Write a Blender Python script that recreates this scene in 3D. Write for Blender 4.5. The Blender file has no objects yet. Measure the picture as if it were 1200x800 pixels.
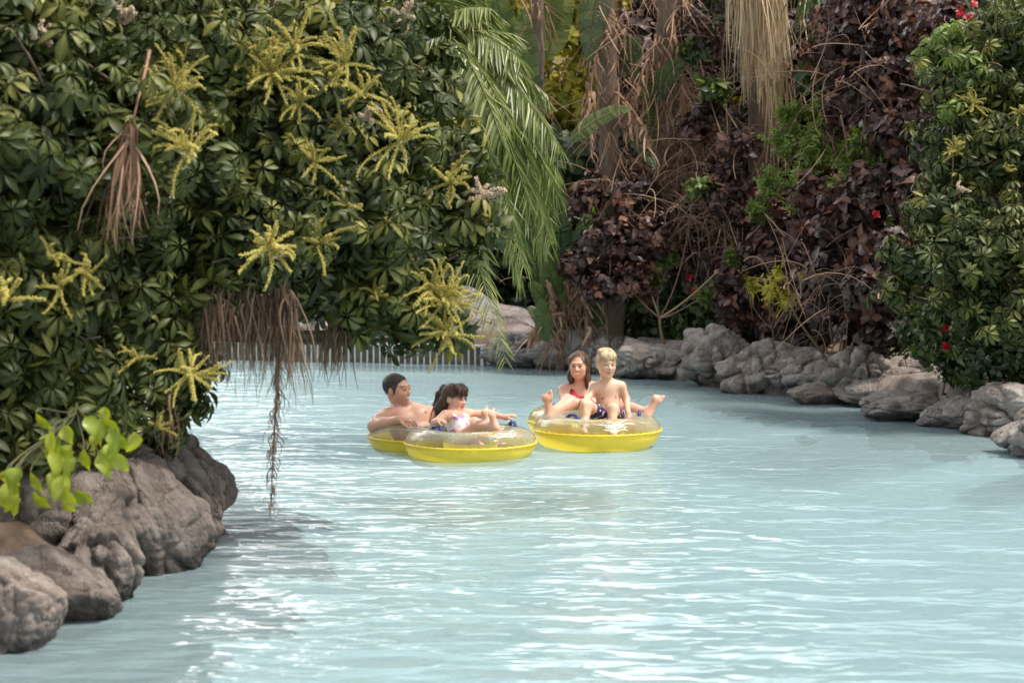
import bpy, math, random
import numpy as np
from mathutils import Vector, Matrix, Euler
R = math.radians
sc = bpy.context.scene
col = sc.collection
rng = np.random.default_rng(11)
random.seed(5)

# ------------------------------------------------------------------ camera
F, CX, CY, H = 2310.0, 600.0, 400.0, 1.7
PITCH = math.atan(150.0 / F)
cam_d = bpy.data.cameras.new("camera")
cam = bpy.data.objects.new("camera", cam_d)
col.objects.link(cam)
cam.location = (0, 0, H)
cam.rotation_euler = (math.pi / 2 - PITCH, 0, 0)
cam_d.sensor_width = 36.0
cam_d.lens = F / 1200 * 36
cam_d.clip_start = 0.1
cam_d.clip_end = 500
cam_d.dof.use_dof = True
cam_d.dof.focus_distance = 14.3
cam_d.dof.aperture_fstop = 3.2
sc.camera = cam

def P(px, py, Y):
    """world point at depth Y that the photograph shows at (px, py)"""
    u, v = (px - CX) / F, -(py - CY) / F
    dy = math.cos(PITCH) + v * math.sin(PITCH)
    dz = -math.sin(PITCH) + v * math.cos(PITCH)
    t = Y / dy
    return np.array([u * t, Y, H + dz * t])

def W(px, py, z=0.0):
    """world point on the level z that the photograph shows at (px, py)"""
    u, v = (px - CX) / F, -(py - CY) / F
    dy = math.cos(PITCH) + v * math.sin(PITCH)
    dz = -math.sin(PITCH) + v * math.cos(PITCH)
    t = (z - H) / dz
    return np.array([u * t, dy * t, z])

# ------------------------------------------------------------------ tagging
def tag(o, label=None, cat=None, group=None, kind=None):
    if label: o["label"] = label
    if cat: o["category"] = cat
    if group: o["group"] = group
    if kind: o["kind"] = kind
    return o

def thing(name, label, cat, loc=(0, 0, 0), group=None):
    o = bpy.data.objects.new(name, None)
    o.empty_display_size = 0.1
    col.objects.link(o)
    o.location = [float(c) for c in loc]
    return tag(o, label, cat, group)

def link(name, me, mat, parent=None):
    o = bpy.data.objects.new(name, me)
    if mat is not None:
        me.materials.append(mat)
    col.objects.link(o)
    if parent is not None:
        o.parent = parent
        p, off = parent, Vector((0, 0, 0))
        while p is not None:
            off = off + Vector(p.location); p = p.parent
        o.location = -off       # mesh data is kept in world coordinates, parents only translate
    return o

def bake(root):
    """nothing to do: children are offset by minus the parent's place"""
    return root

# ------------------------------------------------------------------ mesh building
class Mesh:
    def __init__(s):
        s.v = []; s.q = []; s.t = []; s.a = []; s.n = 0
    def add(s, V, Q=None, T=None, tint=0.5):
        V = np.asarray(V, float).reshape(-1, 3)
        s.v.append(V)
        if Q is not None and len(Q): s.q.append(np.asarray(Q, np.int64) + s.n)
        if T is not None and len(T): s.t.append(np.asarray(T, np.int64) + s.n)
        s.a.append(np.full(len(V), tint, float) if np.isscalar(tint) else np.asarray(tint, float))
        s.n += len(V)
    def inst(s, tpl, M, T, tint):
        """tpl = (V, Q); M (m,3,3), T (m,3), tint (m,)"""
        V, Q = tpl[:2]
        m, n = len(T), len(V)
        if m == 0: return
        W_ = np.einsum('mij,nj->mni', M, V) + T[:, None, :]
        Qs = (Q[None] + (np.arange(m) * n)[:, None, None]).reshape(-1, Q.shape[1])
        tt = np.repeat(tint, n)
        if len(tpl) > 2: tt = np.clip(tt + np.tile(tpl[2], m), 0, 1)
        if Q.shape[1] == 4: s.add(W_.reshape(-1, 3), Q=Qs, tint=tt)
        else: s.add(W_.reshape(-1, 3), T=Qs, tint=tt)
    def mesh(s, name, smooth=True):
        me = bpy.data.meshes.new(name)
        V = np.concatenate(s.v) if s.v else np.zeros((0, 3))
        Q = np.concatenate(s.q) if s.q else np.zeros((0, 4), np.int64)
        T = np.concatenate(s.t) if s.t else np.zeros((0, 3), np.int64)
        me.vertices.add(len(V)); me.vertices.foreach_set("co", V.astype(np.float32).ravel())
        nl = Q.size + T.size
        me.loops.add(nl); me.polygons.add(len(Q) + len(T))
        me.loops.foreach_set("vertex_index", np.concatenate([Q.ravel(), T.ravel()]).astype(np.int32))
        st = np.concatenate([np.arange(len(Q)) * 4, Q.size + np.arange(len(T)) * 3]).astype(np.int32)
        me.polygons.foreach_set("loop_start", st)
        me.polygons.foreach_set("use_smooth", np.full(len(st), smooth))
        me.update(calc_edges=True); me.validate()
        at = me.attributes.new("tint", 'FLOAT', 'POINT')
        if len(at.data) == len(V):
            at.data.foreach_set("value", np.concatenate(s.a).astype(np.float32))
        return me
    def build(s, name, mat, parent=None, smooth=True):
        return link(name, s.mesh(name, smooth), mat, parent)

def norm(v):
    v = np.asarray(v, float)
    return v / (np.linalg.norm(v, axis=-1, keepdims=True) + 1e-12)

def tube(mb, pts, rad, ns=7, tint=0.5, caps=True):
    pts = np.asarray(pts, float); n = len(pts)
    rad = np.full(n, rad) if np.isscalar(rad) else np.asarray(rad, float)
    d = norm(np.gradient(pts, axis=0))
    ref = np.array([0, 0, 1.0]) if abs(d[0][2]) < 0.9 else np.array([1.0, 0, 0])
    a = np.linspace(0, 2 * np.pi, ns, endpoint=False)
    V = []
    u = norm(np.cross(d[0], ref))
    for i in range(n):
        u = norm(u - d[i] * np.dot(u, d[i])); w = np.cross(d[i], u)
        V.append(pts[i] + rad[i] * (np.cos(a)[:, None] * u + np.sin(a)[:, None] * w))
    V = np.concatenate(V)
    i, j = np.meshgrid(np.arange(n - 1), np.arange(ns), indexing='ij')
    j2 = (j + 1) % ns
    Q = np.stack([i * ns + j, i * ns + j2, (i + 1) * ns + j2, (i + 1) * ns + j], -1).reshape(-1, 4)
    T = []
    if caps:
        V = np.concatenate([V, pts[:1], pts[-1:]])
        k = n * ns
        for jj in range(ns):
            T.append([k, (jj + 1) % ns, jj]); T.append([k + 1, (n - 1) * ns + jj, (n - 1) * ns + (jj + 1) % ns])
    mb.add(V, Q=Q, T=T, tint=tint)

def box(mb, lo, hi, tint=0.5, M=None, T=None):
    lo, hi = np.array(lo, float), np.array(hi, float)
    V = np.array([[x, y, z] for x in (lo[0], hi[0]) for y in (lo[1], hi[1]) for z in (lo[2], hi[2])])
    if M is not None: V = V @ np.asarray(M).T
    if T is not None: V = V + T
    Q = [[0, 1, 3, 2], [4, 6, 7, 5], [0, 4, 5, 1], [2, 3, 7, 6], [0, 2, 6, 4], [1, 5, 7, 3]]
    mb.add(V, Q=Q, tint=tint)

def bez(a, b, c, d, n=12):
    t = np.linspace(0, 1, n)[:, None]
    a, b, c, d = [np.asarray(k, float) for k in (a, b, c, d)]
    return (1-t)**3*a + 3*(1-t)**2*t*b + 3*(1-t)*t*t*c + t**3*d

# ------------------------------------------------------------------ noise
_perm = np.random.default_rng(3).permutation(256)
_perm = np.concatenate([_perm, _perm, _perm])
_grad = norm(np.random.default_rng(4).normal(size=(256, 3)))
def noise(p):
    p = np.asarray(p, float)
    i = np.floor(p).astype(np.int64); f = p - i
    u = f * f * f * (f * (f * 6 - 15) + 10)
    i &= 255
    out = 0
    def g(dx, dy, dz):
        h = _perm[(_perm[(_perm[(i[:, 0] + dx) & 255] + i[:, 1] + dy) & 255] + i[:, 2] + dz) & 255]
        return np.einsum('ij,ij->i', _grad[h], f - np.array([dx, dy, dz]))
    def mix(a, b, t): return a + (b - a) * t
    x0 = mix(mix(g(0,0,0), g(1,0,0), u[:,0]), mix(g(0,1,0), g(1,1,0), u[:,0]), u[:,1])
    x1 = mix(mix(g(0,0,1), g(1,0,1), u[:,0]), mix(g(0,1,1), g(1,1,1), u[:,0]), u[:,1])
    return mix(x0, x1, u[:, 2])
def fbm(p, oct=4, gain=0.5):
    s, a, out = 1.0, 1.0, 0
    for k in range(oct):
        out = out + a * noise(np.asarray(p) * s + 17.3 * k); s *= 2.03; a *= gain
    return out

# ------------------------------------------------------------------ materials
def newmat(name):
    m = bpy.data.materials.new(name); m.use_nodes = True
    nt = m.node_tree; nt.nodes.clear()
    out = nt.nodes.new("ShaderNodeOutputMaterial")
    return m, nt, out
def N(nt, kind, **kw):
    n = nt.nodes.new(kind)
    for k, v in kw.items():
        if k in n.inputs: n.inputs[k].default_value = v
        else: setattr(n, k, v)
    return n
def C3(c): return (c[0], c[1], c[2], 1.0)

def ramp(nt, fac, stops):
    r = nt.nodes.new("ShaderNodeValToRGB")
    while len(r.color_ramp.elements) < len(stops): r.color_ramp.elements.new(0.5)
    for e, (p, c) in zip(r.color_ramp.elements, stops):
        e.position = p; e.color = C3(c)
    nt.links.new(fac, r.inputs[0])
    return r.outputs[0]

def leaf_mat(name, stops, rough=0.42, trans=0.3, spec=0.5, tcol=None):
    m, nt, out = newmat(name)
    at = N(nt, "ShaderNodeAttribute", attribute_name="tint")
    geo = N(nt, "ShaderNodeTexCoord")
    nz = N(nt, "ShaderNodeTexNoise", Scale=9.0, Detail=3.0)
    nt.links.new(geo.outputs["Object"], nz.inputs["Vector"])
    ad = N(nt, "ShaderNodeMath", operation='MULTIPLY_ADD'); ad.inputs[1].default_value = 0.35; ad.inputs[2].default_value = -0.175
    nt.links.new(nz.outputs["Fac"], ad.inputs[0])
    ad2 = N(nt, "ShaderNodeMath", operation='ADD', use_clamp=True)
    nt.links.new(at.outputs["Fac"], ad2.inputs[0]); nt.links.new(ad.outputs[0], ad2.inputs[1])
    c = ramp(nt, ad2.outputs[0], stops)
    b = N(nt, "ShaderNodeBsdfPrincipled", Roughness=rough)
    b.inputs["Specular IOR Level"].default_value = spec
    nt.links.new(c, b.inputs["Base Color"])
    if trans > 0:
        t = N(nt, "ShaderNodeBsdfTranslucent")
        hs = N(nt, "ShaderNodeHueSaturation", Saturation=1.15, Value=1.5)
        if tcol is not None: hs.inputs["Hue"].default_value = tcol
        nt.links.new(c, hs.inputs["Color"]); nt.links.new(hs.outputs[0], t.inputs["Color"])
        mx = N(nt, "ShaderNodeMixShader"); mx.inputs[0].default_value = trans
        nt.links.new(b.outputs[0], mx.inputs[1]); nt.links.new(t.outputs[0], mx.inputs[2])
        nt.links.new(mx.outputs[0], out.inputs[0])
    else:
        nt.links.new(b.outputs[0], out.inputs[0])
    return m

def plain_mat(name, c, rough=0.5, bump=0.0, bscale=40, c2=None, nscale=6, metallic=0, stretch=None):
    m, nt, out = newmat(name)
    b = N(nt, "ShaderNodeBsdfPrincipled", Roughness=rough, Metallic=metallic)
    b.inputs["Base Color"].default_value = C3(c)
    tc = N(nt, "ShaderNodeTexCoord")
    src = tc.outputs["Object"]
    if stretch:
        mp = N(nt, "ShaderNodeMapping"); mp.inputs["Scale"].default_value = stretch
        nt.links.new(src, mp.inputs[0]); src = mp.outputs[0]
    if c2 is not None:
        nz = N(nt, "ShaderNodeTexNoise", Scale=nscale, Detail=6.0, Roughness=0.65)
        nt.links.new(src, nz.inputs["Vector"])
        nt.links.new(ramp(nt, nz.outputs["Fac"], [(0.35, c), (0.65, c2)]), b.inputs["Base Color"])
    if bump:
        nb = N(nt, "ShaderNodeTexNoise", Scale=bscale, Detail=5.0)
        nt.links.new(src, nb.inputs["Vector"])
        bp = N(nt, "ShaderNodeBump", Strength=bump, Distance=0.02)
        nt.links.new(nb.outputs["Fac"], bp.inputs["Height"]); nt.links.new(bp.outputs[0], b.inputs["Normal"])
    nt.links.new(b.outputs[0], out.inputs[0])
    return m

def rock_mat(name, dark, mid, light, wet=True):
    m, nt, out = newmat(name)
    b = N(nt, "ShaderNodeBsdfPrincipled", Roughness=0.8)
    b.inputs["Specular IOR Level"].default_value = 0.3
    tc = N(nt, "ShaderNodeTexCoord"); src = tc.outputs["Object"]
    mp1 = N(nt, "ShaderNodeMapping"); mp1.inputs["Scale"].default_value = (1.0, 1.0, 0.55); mp1.inputs["Rotation"].default_value = (.2, .3, 0); nt.links.new(src, mp1.inputs[0])
    n1 = N(nt, "ShaderNodeTexNoise", Scale=6.5, Detail=10.0, Roughness=0.74, Distortion=0.3)
    nt.links.new(mp1.outputs[0], n1.inputs["Vector"])
    c = ramp(nt, n1.outputs["Fac"], [(0.32, dark), (0.5, mid), (0.68, light)])
    # veins and crevices
    mp = N(nt, "ShaderNodeMapping"); mp.inputs["Scale"].default_value = (1.0, 1.0, 0.4)
    nt.links.new(src, mp.inputs[0])
    n2 = N(nt, "ShaderNodeTexNoise", Scale=3.2, Detail=5.0, Roughness=0.6, Distortion=.5)
    nt.links.new(mp.outputs[0], n2.inputs["Vector"])
    r2 = N(nt, "ShaderNodeMath", operation='SUBTRACT'); r2.inputs[1].default_value = 0.5
    nt.links.new(n2.outputs["Fac"], r2.inputs[0])
    r3 = N(nt, "ShaderNodeMath", operation='ABSOLUTE'); nt.links.new(r2.outputs[0], r3.inputs[0])
    crack = N(nt, "ShaderNodeMapRange"); crack.inputs[1].default_value = 0.0; crack.inputs[2].default_value = 0.014
    nt.links.new(r3.outputs[0], crack.inputs[0])
    mc = N(nt, "ShaderNodeMix", data_type='RGBA', blend_type='MIX')
    md = N(nt, "ShaderNodeMath", operation='MULTIPLY_ADD'); md.inputs[1].default_value = 0.22; md.inputs[2].default_value = 0.78
    nt.links.new(crack.outputs[0], md.inputs[0])
    nt.links.new(md.outputs[0], mc.inputs["Factor"])
    mc.inputs["A"].default_value = C3([x * 0.45 for x in dark]); nt.links.new(c, mc.inputs["B"])
    cfin = mc.outputs["Result"]
    # broad brown stains
    n4 = N(nt, "ShaderNodeTexNoise", Scale=1.7, Detail=4.0, Roughness=0.6); nt.links.new(src, n4.inputs["Vector"])
    st4 = N(nt, "ShaderNodeMapRange"); st4.inputs[1].default_value = .42; st4.inputs[2].default_value = .62; st4.inputs[4].default_value = .75; nt.links.new(n4.outputs["Fac"], st4.inputs[0])
    mst = N(nt, "ShaderNodeMix", data_type='RGBA', blend_type='MULTIPLY'); nt.links.new(st4.outputs[0], mst.inputs["Factor"]); nt.links.new(cfin, mst.inputs["A"]); mst.inputs["B"].default_value = (.86, .68, .56, 1)
    cfin = mst.outputs["Result"]
    # fine speckle
    n3 = N(nt, "ShaderNodeTexNoise", Scale=60.0, Detail=4.0, Roughness=0.7)
    nt.links.new(src, n3.inputs["Vector"])
    sp = N(nt, "ShaderNodeMix", data_type='RGBA', blend_type='OVERLAY'); sp.inputs["Factor"].default_value = 0.5
    nt.links.new(cfin, sp.inputs["A"]); nt.links.new(n3.outputs["Color"], sp.inputs["B"])
    hs = N(nt, "ShaderNodeMix", data_type='RGBA'); hs.inputs["Factor"].default_value = 0.35
    nt.links.new(cfin, hs.inputs["A"])
    gs = N(nt, "ShaderNodeRGBToBW"); nt.links.new(sp.outputs["Result"], gs.inputs[0])
    nt.links.new(gs.outputs[0], hs.inputs["B"])
    cfin = hs.outputs["Result"]
    if wet:
        sx = N(nt, "ShaderNodeSeparateXYZ")
        geo = N(nt, "ShaderNodeNewGeometry"); nt.links.new(geo.outputs["Position"], sx.inputs[0])
        ad = N(nt, "ShaderNodeMath", operation='MULTIPLY_ADD'); ad.inputs[1].default_value = 0.12
        nt.links.new(n1.outputs["Fac"], ad.inputs[0]); nt.links.new(sx.outputs[2], ad.inputs[2])
        mr = N(nt, "ShaderNodeMapRange"); mr.inputs[1].default_value = 0.11; mr.inputs[2].default_value = 0.17
        nt.links.new(ad.outputs[0], mr.inputs[0])
        wm = N(nt, "ShaderNodeMix", data_type='RGBA', blend_type='MULTIPLY'); wm.inputs["Factor"].default_value = 1
        wc = N(nt, "ShaderNodeMapRange"); wc.inputs[3].default_value = 0.45; wc.inputs[4].default_value = 1.0
        nt.links.new(mr.outputs[0], wc.inputs[0])
        nt.links.new(cfin, wm.inputs["A"]); nt.links.new(wc.outputs[0], wm.inputs["B"])
        cfin = wm.outputs["Result"]
        wr = N(nt, "ShaderNodeMapRange"); wr.inputs[3].default_value = 0.3; wr.inputs[4].default_value = 0.8
        nt.links.new(mr.outputs[0], wr.inputs[0]); nt.links.new(wr.outputs[0], b.inputs["Roughness"])
    nt.links.new(cfin, b.inputs["Base Color"])
    bp = N(nt, "ShaderNodeBump", Strength=1.0, Distance=0.03)
    ha = N(nt, "ShaderNodeMath", operation='MULTIPLY_ADD'); ha.inputs[1].default_value = 0.5
    nt.links.new(n3.outputs["Fac"], ha.inputs[0]); crk = N(nt, "ShaderNodeMath", operation='MULTIPLY'); crk.inputs[1].default_value = .3; nt.links.new(crack.outputs[0], crk.inputs[0]); nt.links.new(crk.outputs[0], ha.inputs[2])
    hb = N(nt, "ShaderNodeMath", operation='ADD'); nt.links.new(ha.outputs[0], hb.inputs[0]); nt.links.new(n1.outputs["Fac"], hb.inputs[1])
    nt.links.new(hb.outputs[0], bp.inputs["Height"]); nt.links.new(bp.outputs[0], b.inputs["Normal"])
    nt.links.new(b.outputs[0], out.inputs[0])
    return m

M = {}
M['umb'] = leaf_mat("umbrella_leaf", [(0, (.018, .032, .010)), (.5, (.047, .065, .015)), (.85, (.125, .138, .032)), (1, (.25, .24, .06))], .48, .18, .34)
M['lime'] = leaf_mat("lime_leaf", [(0, (.20, .27, .03)), (1, (.42, .46, .06))], .4, .35)
M['flower'] = leaf_mat("flower_spike", [(0, (.24, .22, .045)), (.5, (.47, .41, .10)), (1, (.66, .58, .17))], .8, .1)
M['cream'] = leaf_mat("dry_flower", [(0, (.35, .24, .16)), (1, (.62, .5, .38))], .8, .1)
M['palm'] = leaf_mat("palm_leaf", [(0, (.06, .088, .028)), (.5, (.115, .155, .042)), (1, (.32, .34, .13))], .36, .3)
M['dry'] = leaf_mat("dry_frond", [(0, (.06, .042, .028)), (.5, (.17, .11, .07)), (1, (.32, .22, .15))], .85, .15)
M['drypink'] = leaf_mat("dry_leaf_russet", [(0, (.10, .055, .035)), (.5, (.30, .175, .11)), (1, (.50, .34, .24))], .8, .15)
M['straw'] = leaf_mat("dry_straw", [(0, (.28, .19, .10)), (.5, (.50, .38, .24)), (1, (.70, .58, .42))], .8, .15)
M['purple'] = leaf_mat("purple_leaf", [(0, (.022, .013, .014)), (.5, (.054, .029, .030)), (.8, (.125, .065, .050)), (1, (.28, .12, .07))], .46, .18, .45)
M['green'] = leaf_mat("green_leaf", [(0, (.02, .04, .016)), (.6, (.05, .085, .026)), (1, (.12, .16, .04))], .4, .25)
M['fresh'] = leaf_mat("fresh_green_leaf", [(0, (.07, .12, .025)), (1, (.22, .29, .06))], .5, .35)
M['sunny'] = leaf_mat("sunlit_look_leaf", [(0, (.24, .28, .04)), (1, (.62, .56, .12))], .5, .5)  # raised base colour carries the look of sun on the leaves
M['paddle'] = leaf_mat("paddle_leaf", [(0, (.026, .05, .016)), (.6, (.075, .11, .032)), (1, (.22, .24, .09))], .4, .3)
M['red'] = leaf_mat("red_petal", [(0, (.30, .006, .012)), (1, (.5, .02, .025))], .5, .3)
M['bark'] = plain_mat("bark", (.10, .07, .05), .9, .8, 30, (.20, .15, .11), 9, stretch=(1, 1, .35))
M['twig'] = leaf_mat("twig_bark", [(0, (.10, .065, .042)), (.6, (.24, .15, .10)), (1, (.42, .29, .2))], .85, 0)
M['greenstem'] = plain_mat("green_stem", (.06, .08, .03), .6, .2, 30, (.12, .11, .05))
M['rockL'] = rock_mat("brown_rock", (.085, .066, .055), (.19, .152, .13), (.33, .28, .245))
M['rockR'] = rock_mat("grey_rock", (.12, .105, .097), (.30, .268, .25), (.50, .455, .43))
M['rockP'] = rock_mat("pale_rock", (.13, .118, .125), (.28, .255, .268), (.46, .42, .435), wet=False)
# ------------------------------------------------------------------ leaf templates
def leaf(L, Wd, ns=5, droop=0.25, fold=0.25, profile='obov', lift=0.0, wave=0.0):
    """strip along +Y from the origin, three vertices across, folded along its midrib"""
    t = np.linspace(0, 1, ns + 1)
    if profile == 'obov': w = np.sin(np.pi * np.clip(t, 0, 1) ** 1.35) ** .8
    elif profile == 'ovate': w = np.sin(np.pi * t ** .75) ** .9
    elif profile == 'strap': w = np.minimum(1, 6 * t) * (1 - t ** 3) ** .8
    else: w = np.sin(np.pi * t)
    w = np.maximum(w, 0.02) * Wd / 2
    V = []
    for i in range(ns + 1):
        z = lift * t[i] - droop * L * t[i] ** 2
        y = L * t[i] * (1 - .25 * droop * t[i])
        wz = wave * math.sin(t[i] * 9)
        V += [[-w[i], y, z + fold * w[i] + wz], [0, y, z], [w[i], y, z + fold * w[i] - wz]]
    Q = []
    for i in range(ns):
        a = 3 * i
        Q += [[a, a + 1, a + 4, a + 3], [a + 1, a + 2, a + 5, a + 4]]
    dt = np.tile([-.06, .2, -.06], ns + 1)
    return np.array(V), np.array(Q), dt

def rotz(a):
    c, s = math.cos(a), math.sin(a); return np.array([[c, -s, 0], [s, c, 0], [0, 0, 1.0]])
def rotx(a):
    c, s = math.cos(a), math.sin(a); return np.array([[1, 0, 0], [0, c, -s], [0, s, c.__float__()]])
def merge(parts):
    Vs, Qs, D, n = [], [], [], 0
    for p in parts:
        V, Q = p[:2]; Vs.append(V); Qs.append(Q + n); n += len(V); D.append(p[2] if len(p) > 2 else np.zeros(len(V)))
    return np.concatenate(Vs), np.concatenate(Qs), np.concatenate(D)

def whorl(n=8, r=.11, rs=None):
    rs = rs or random
    parts = []
    for k in range(n):
        L = r * rs.uniform(.85, 1.12)
        V, Q, D = leaf(L, L * rs.uniform(.31, .39), 5, rs.uniform(.25, .55), rs.uniform(.25, .5), 'obov')
        V = V + np.array([0, .016, 0])
        M_ = rotz(2 * math.pi * k / n + rs.uniform(-.14, .14)) @ rotx(rs.uniform(-.6, .0))
        parts.append((V @ M_.T, Q, D))
    # stalk
    a = .004
    V = np.array([[-a, 0, 0], [a, 0, 0], [a * .8, .0, -.14], [-a * .8, 0, -.14]]); parts.append((V, np.array([[0, 1, 2, 3]])))
    return merge(parts)
WHORLS = [whorl(random.choice([7, 8, 8, 9]), random.uniform(.095, .125)) for _ in range(8)]
def sprig(n, L, Wd, profile='ovate', spread=1.0, droop=.25, tilt=(.2, 1.1), stem=.12):
    parts = []
    for k in range(n):
        V, Q, D = leaf(L * random.uniform(.75, 1.1), Wd * random.uniform(.8, 1.1), 4, random.uniform(.1, droop * 1.6), random.uniform(.1, .4), profile)
        M_ = rotz(k * 2.4 + random.uniform(-.3, .3)) @ rotx(random.uniform(*tilt))
        parts.append((V @ M_.T + np.array([0, 0, -stem * (1 - (k + 1) / n)]), Q, D))
    a = .0035
    parts.append((np.array([[-a, 0, 0], [a, 0, 0], [a, 0, -stem * 1.4], [-a, 0, -stem * 1.4]]), np.array([[0, 1, 2, 3]])))
    return merge(parts)
PURPLE = [sprig(7, .13, .085, 'ovate', droop=.3, tilt=(-.5, .9), stem=.15) for _ in range(6)]
GREENS = [sprig(7, .075, .045, 'ovate', tilt=(-.4, 1.0), stem=.12) for _ in range(5)]
FRESH = [sprig(9, .055, .028, 'ovate', tilt=(-.2, 1.1), stem=.14) for _ in range(5)]
BIGL = [sprig(6, .20, .10, 'ovate', tilt=(-.3, .8), stem=.2) for _ in range(5)]
LIMEL = [sprig(4, .15, .10, 'ovate', tilt=(-1.0, .1), droop=.5, stem=.1) for _ in range(4)]

def frames(n, spin=None):
    """matrices whose z axis is n (m,3), spun at random"""
    n = norm(n); m = len(n)
    a = rng.uniform(0, 2 * np.pi, m) if spin is None else spin
    ref = np.where(np.abs(n[:, 2:3]) < .9, np.array([[0, 0, 1.0]]), np.array([[1.0, 0, 0]]))
    x = norm(np.cross(ref, n)); y = np.cross(n, x)
    x2 = x * np.cos(a)[:, None] + y * np.sin(a)[:, None]; y2 = np.cross(n, x2)
    return np.stack([x2, y2, n], -1)

def shell_points(blobs, dens, depth=.35, up=.35, jag=.16):
    """points on the outer shell of a union of blobs [(centre, radius)], with outward directions"""
    Ps, Ns = [], []
    cs = np.array([b[0] for b in blobs]); rs = np.array([b[1] for b in blobs])
    for k, (c, r) in enumerate(blobs):
        m = max(4, int(dens * 4 * np.pi * r * r))
        d = norm(rng.normal(size=(m, 3)))
        rr = r * (1 - depth * rng.random(m) ** 1.6) * (1 + jag * 2.2 * noise(d * 2.1 + c * 3) + jag * .5 * rng.normal(size=m))
        p = c + d * rr[:, None] * np.array([1, 1, .92])
        dist = np.linalg.norm(p[:, None] - cs[None], axis=2) / rs[None]
        dist[:, k] = 9
        keep = (dist > .62).all(1)
        Ps.append(p[keep]); Ns.append(d[keep])
    p, d = np.concatenate(Ps), np.concatenate(Ns)
    n = norm(d + np.array([0, 0, up]) + .35 * rng.normal(size=d.shape))
    return p, n

def foliage(name, blobs, tpls, mat, parent, dens=90, scale=(.8, 1.15), depth=.35, up=.35, tint=(.15, .75), jag=.16, hot=.04):
    p, n = shell_points(blobs, dens, depth, up, jag)
    mb = Mesh(); idx = rng.integers(0, len(tpls), len(p))
    for k, t in enumerate(tpls):
        s = idx == k
        if not s.any(): continue
        Mx = frames(n[s]) * rng.uniform(*scale, s.sum())[:, None, None]
        # clumps of a paler or darker green, and a few old leaves
        tv = rng.uniform(*tint, s.sum()) + .35 * noise(p[s] * 2.3)
        tv = np.where(rng.random(s.sum()) < hot, rng.uniform(.85, 1, s.sum()), np.clip(tv, 0, .9))
        mb.inst(t, Mx, p[s], tv)
    return mb.build(name, mat, parent)

def limbs(base, blobs, mat, parent, r0=.05, name='trunk', twigs=5, ntr=1, tmat=None):
    """trunk from the base up to the crown's middle, a limb to every blob, twigs inside"""
    mb = Mesh()
    base = np.asarray(base, float); cen = np.mean([b[0] for b in blobs], axis=0)
    mid = base * .55 + cen * .45 + np.array([rng.uniform(-.1, .1), rng.uniform(-.1, .1), 0])
    tube(mb, bez(base, base + (0, 0, .3), mid - (0, 0, .2), mid, 10), np.linspace(r0, r0 * .6, 10), 8, .5)
    for c, r in blobs:
        e = np.asarray(c) + rng.normal(size=3) * r * .2
        m1 = mid * .6 + e * .4 + rng.normal(size=3) * .1; m2 = mid * .25 + e * .75 + rng.normal(size=3) * .12
        tube(mb, bez(mid, m1, m2, e, 12), np.linspace(r0 * .5, r0 * .2, 12), 6, rng.random())
        for _ in range(twigs):
            d = norm(rng.normal(size=3)); q = e + d * r * rng.uniform(.7, 1.02)
            tube(mb, bez(e, e + d * r * .3 + rng.normal(size=3) * .04, q - d * .1 + rng.normal(size=3) * .05, q, 7), np.linspace(r0 * .2, .004, 7), 4, rng.random())
    return mb.build(name, mat, parent)

def blobsP(lst): return [(P(x, y, Y), r) for x, y, Y, r in lst]

# ------------------------------------------------------------------ flower sprays of the umbrella tree
_ball = None
def ball():
    global _ball
    if _ball is None:
        V = np.array([[1,0,0],[-1,0,0],[0,1,0],[0,-1,0],[0,0,1],[0,0,-1]], float)
        T = np.array([[0,2,4],[2,1,4],[1,3,4],[3,0,4],[2,0,5],[1,2,5],[3,1,5],[0,3,5]])
        _ball = (V, T)
    return _ball
def spray(parent, c, axis, n=10, L=.18, r=.0054, tint=(.3, .9), mat='flower', name='flower_spray', thick=1.0):
    mb = Mesh(); axis = norm(axis)
    fr = frames(axis[None])[0]
    pts, sc_, tn = [], [], []
    for k in range(n):
        el = random.uniform(.1, 1.15); az = 2.4 * k + random.uniform(-.4, .4)
        d = fr @ np.array([math.cos(az) * math.sin(el * 1.25), math.sin(az) * math.sin(el * 1.25), math.cos(el * 1.25)])
        l = L * random.uniform(.75, 1.35); NB = 26
        path = bez(c, c + d * l * .35 + rng.normal(size=3) * .008, c + d * l * .7 + rng.normal(size=3) * .012, c + d * l + np.array([0, 0, -.14 * l]) + rng.normal(size=3) * .02, NB)
        tube(mb, path, .0025, 4, random.uniform(*tint), caps=False)
        base_t = random.uniform(*tint)
        fr2 = frames(d[None])[0]
        for i in range(4, NB):
            w = .0105 * thick * (1 - .4 * i / NB) * random.uniform(.7, 1.25)
            for j in range(4):
                a = i * 1.1 + j * math.pi / 2 + random.uniform(-.5, .5)
                pts.append(path[i] + rng.normal(size=3) * .002 + w * (math.cos(a) * fr2[:, 0] + math.sin(a) * fr2[:, 1]))
                sc_.append(r * thick * random.uniform(.6, 1.15)); tn.append(np.clip(base_t + random.uniform(-.2, .2), 0, 1))
    pts = np.array(pts); Mx = np.eye(3)[None] * np.array(sc_)[:, None, None]
    mb.inst(ball(), Mx, pts, np.array(tn))
    return mb.build(name, M[mat], parent)

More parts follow.
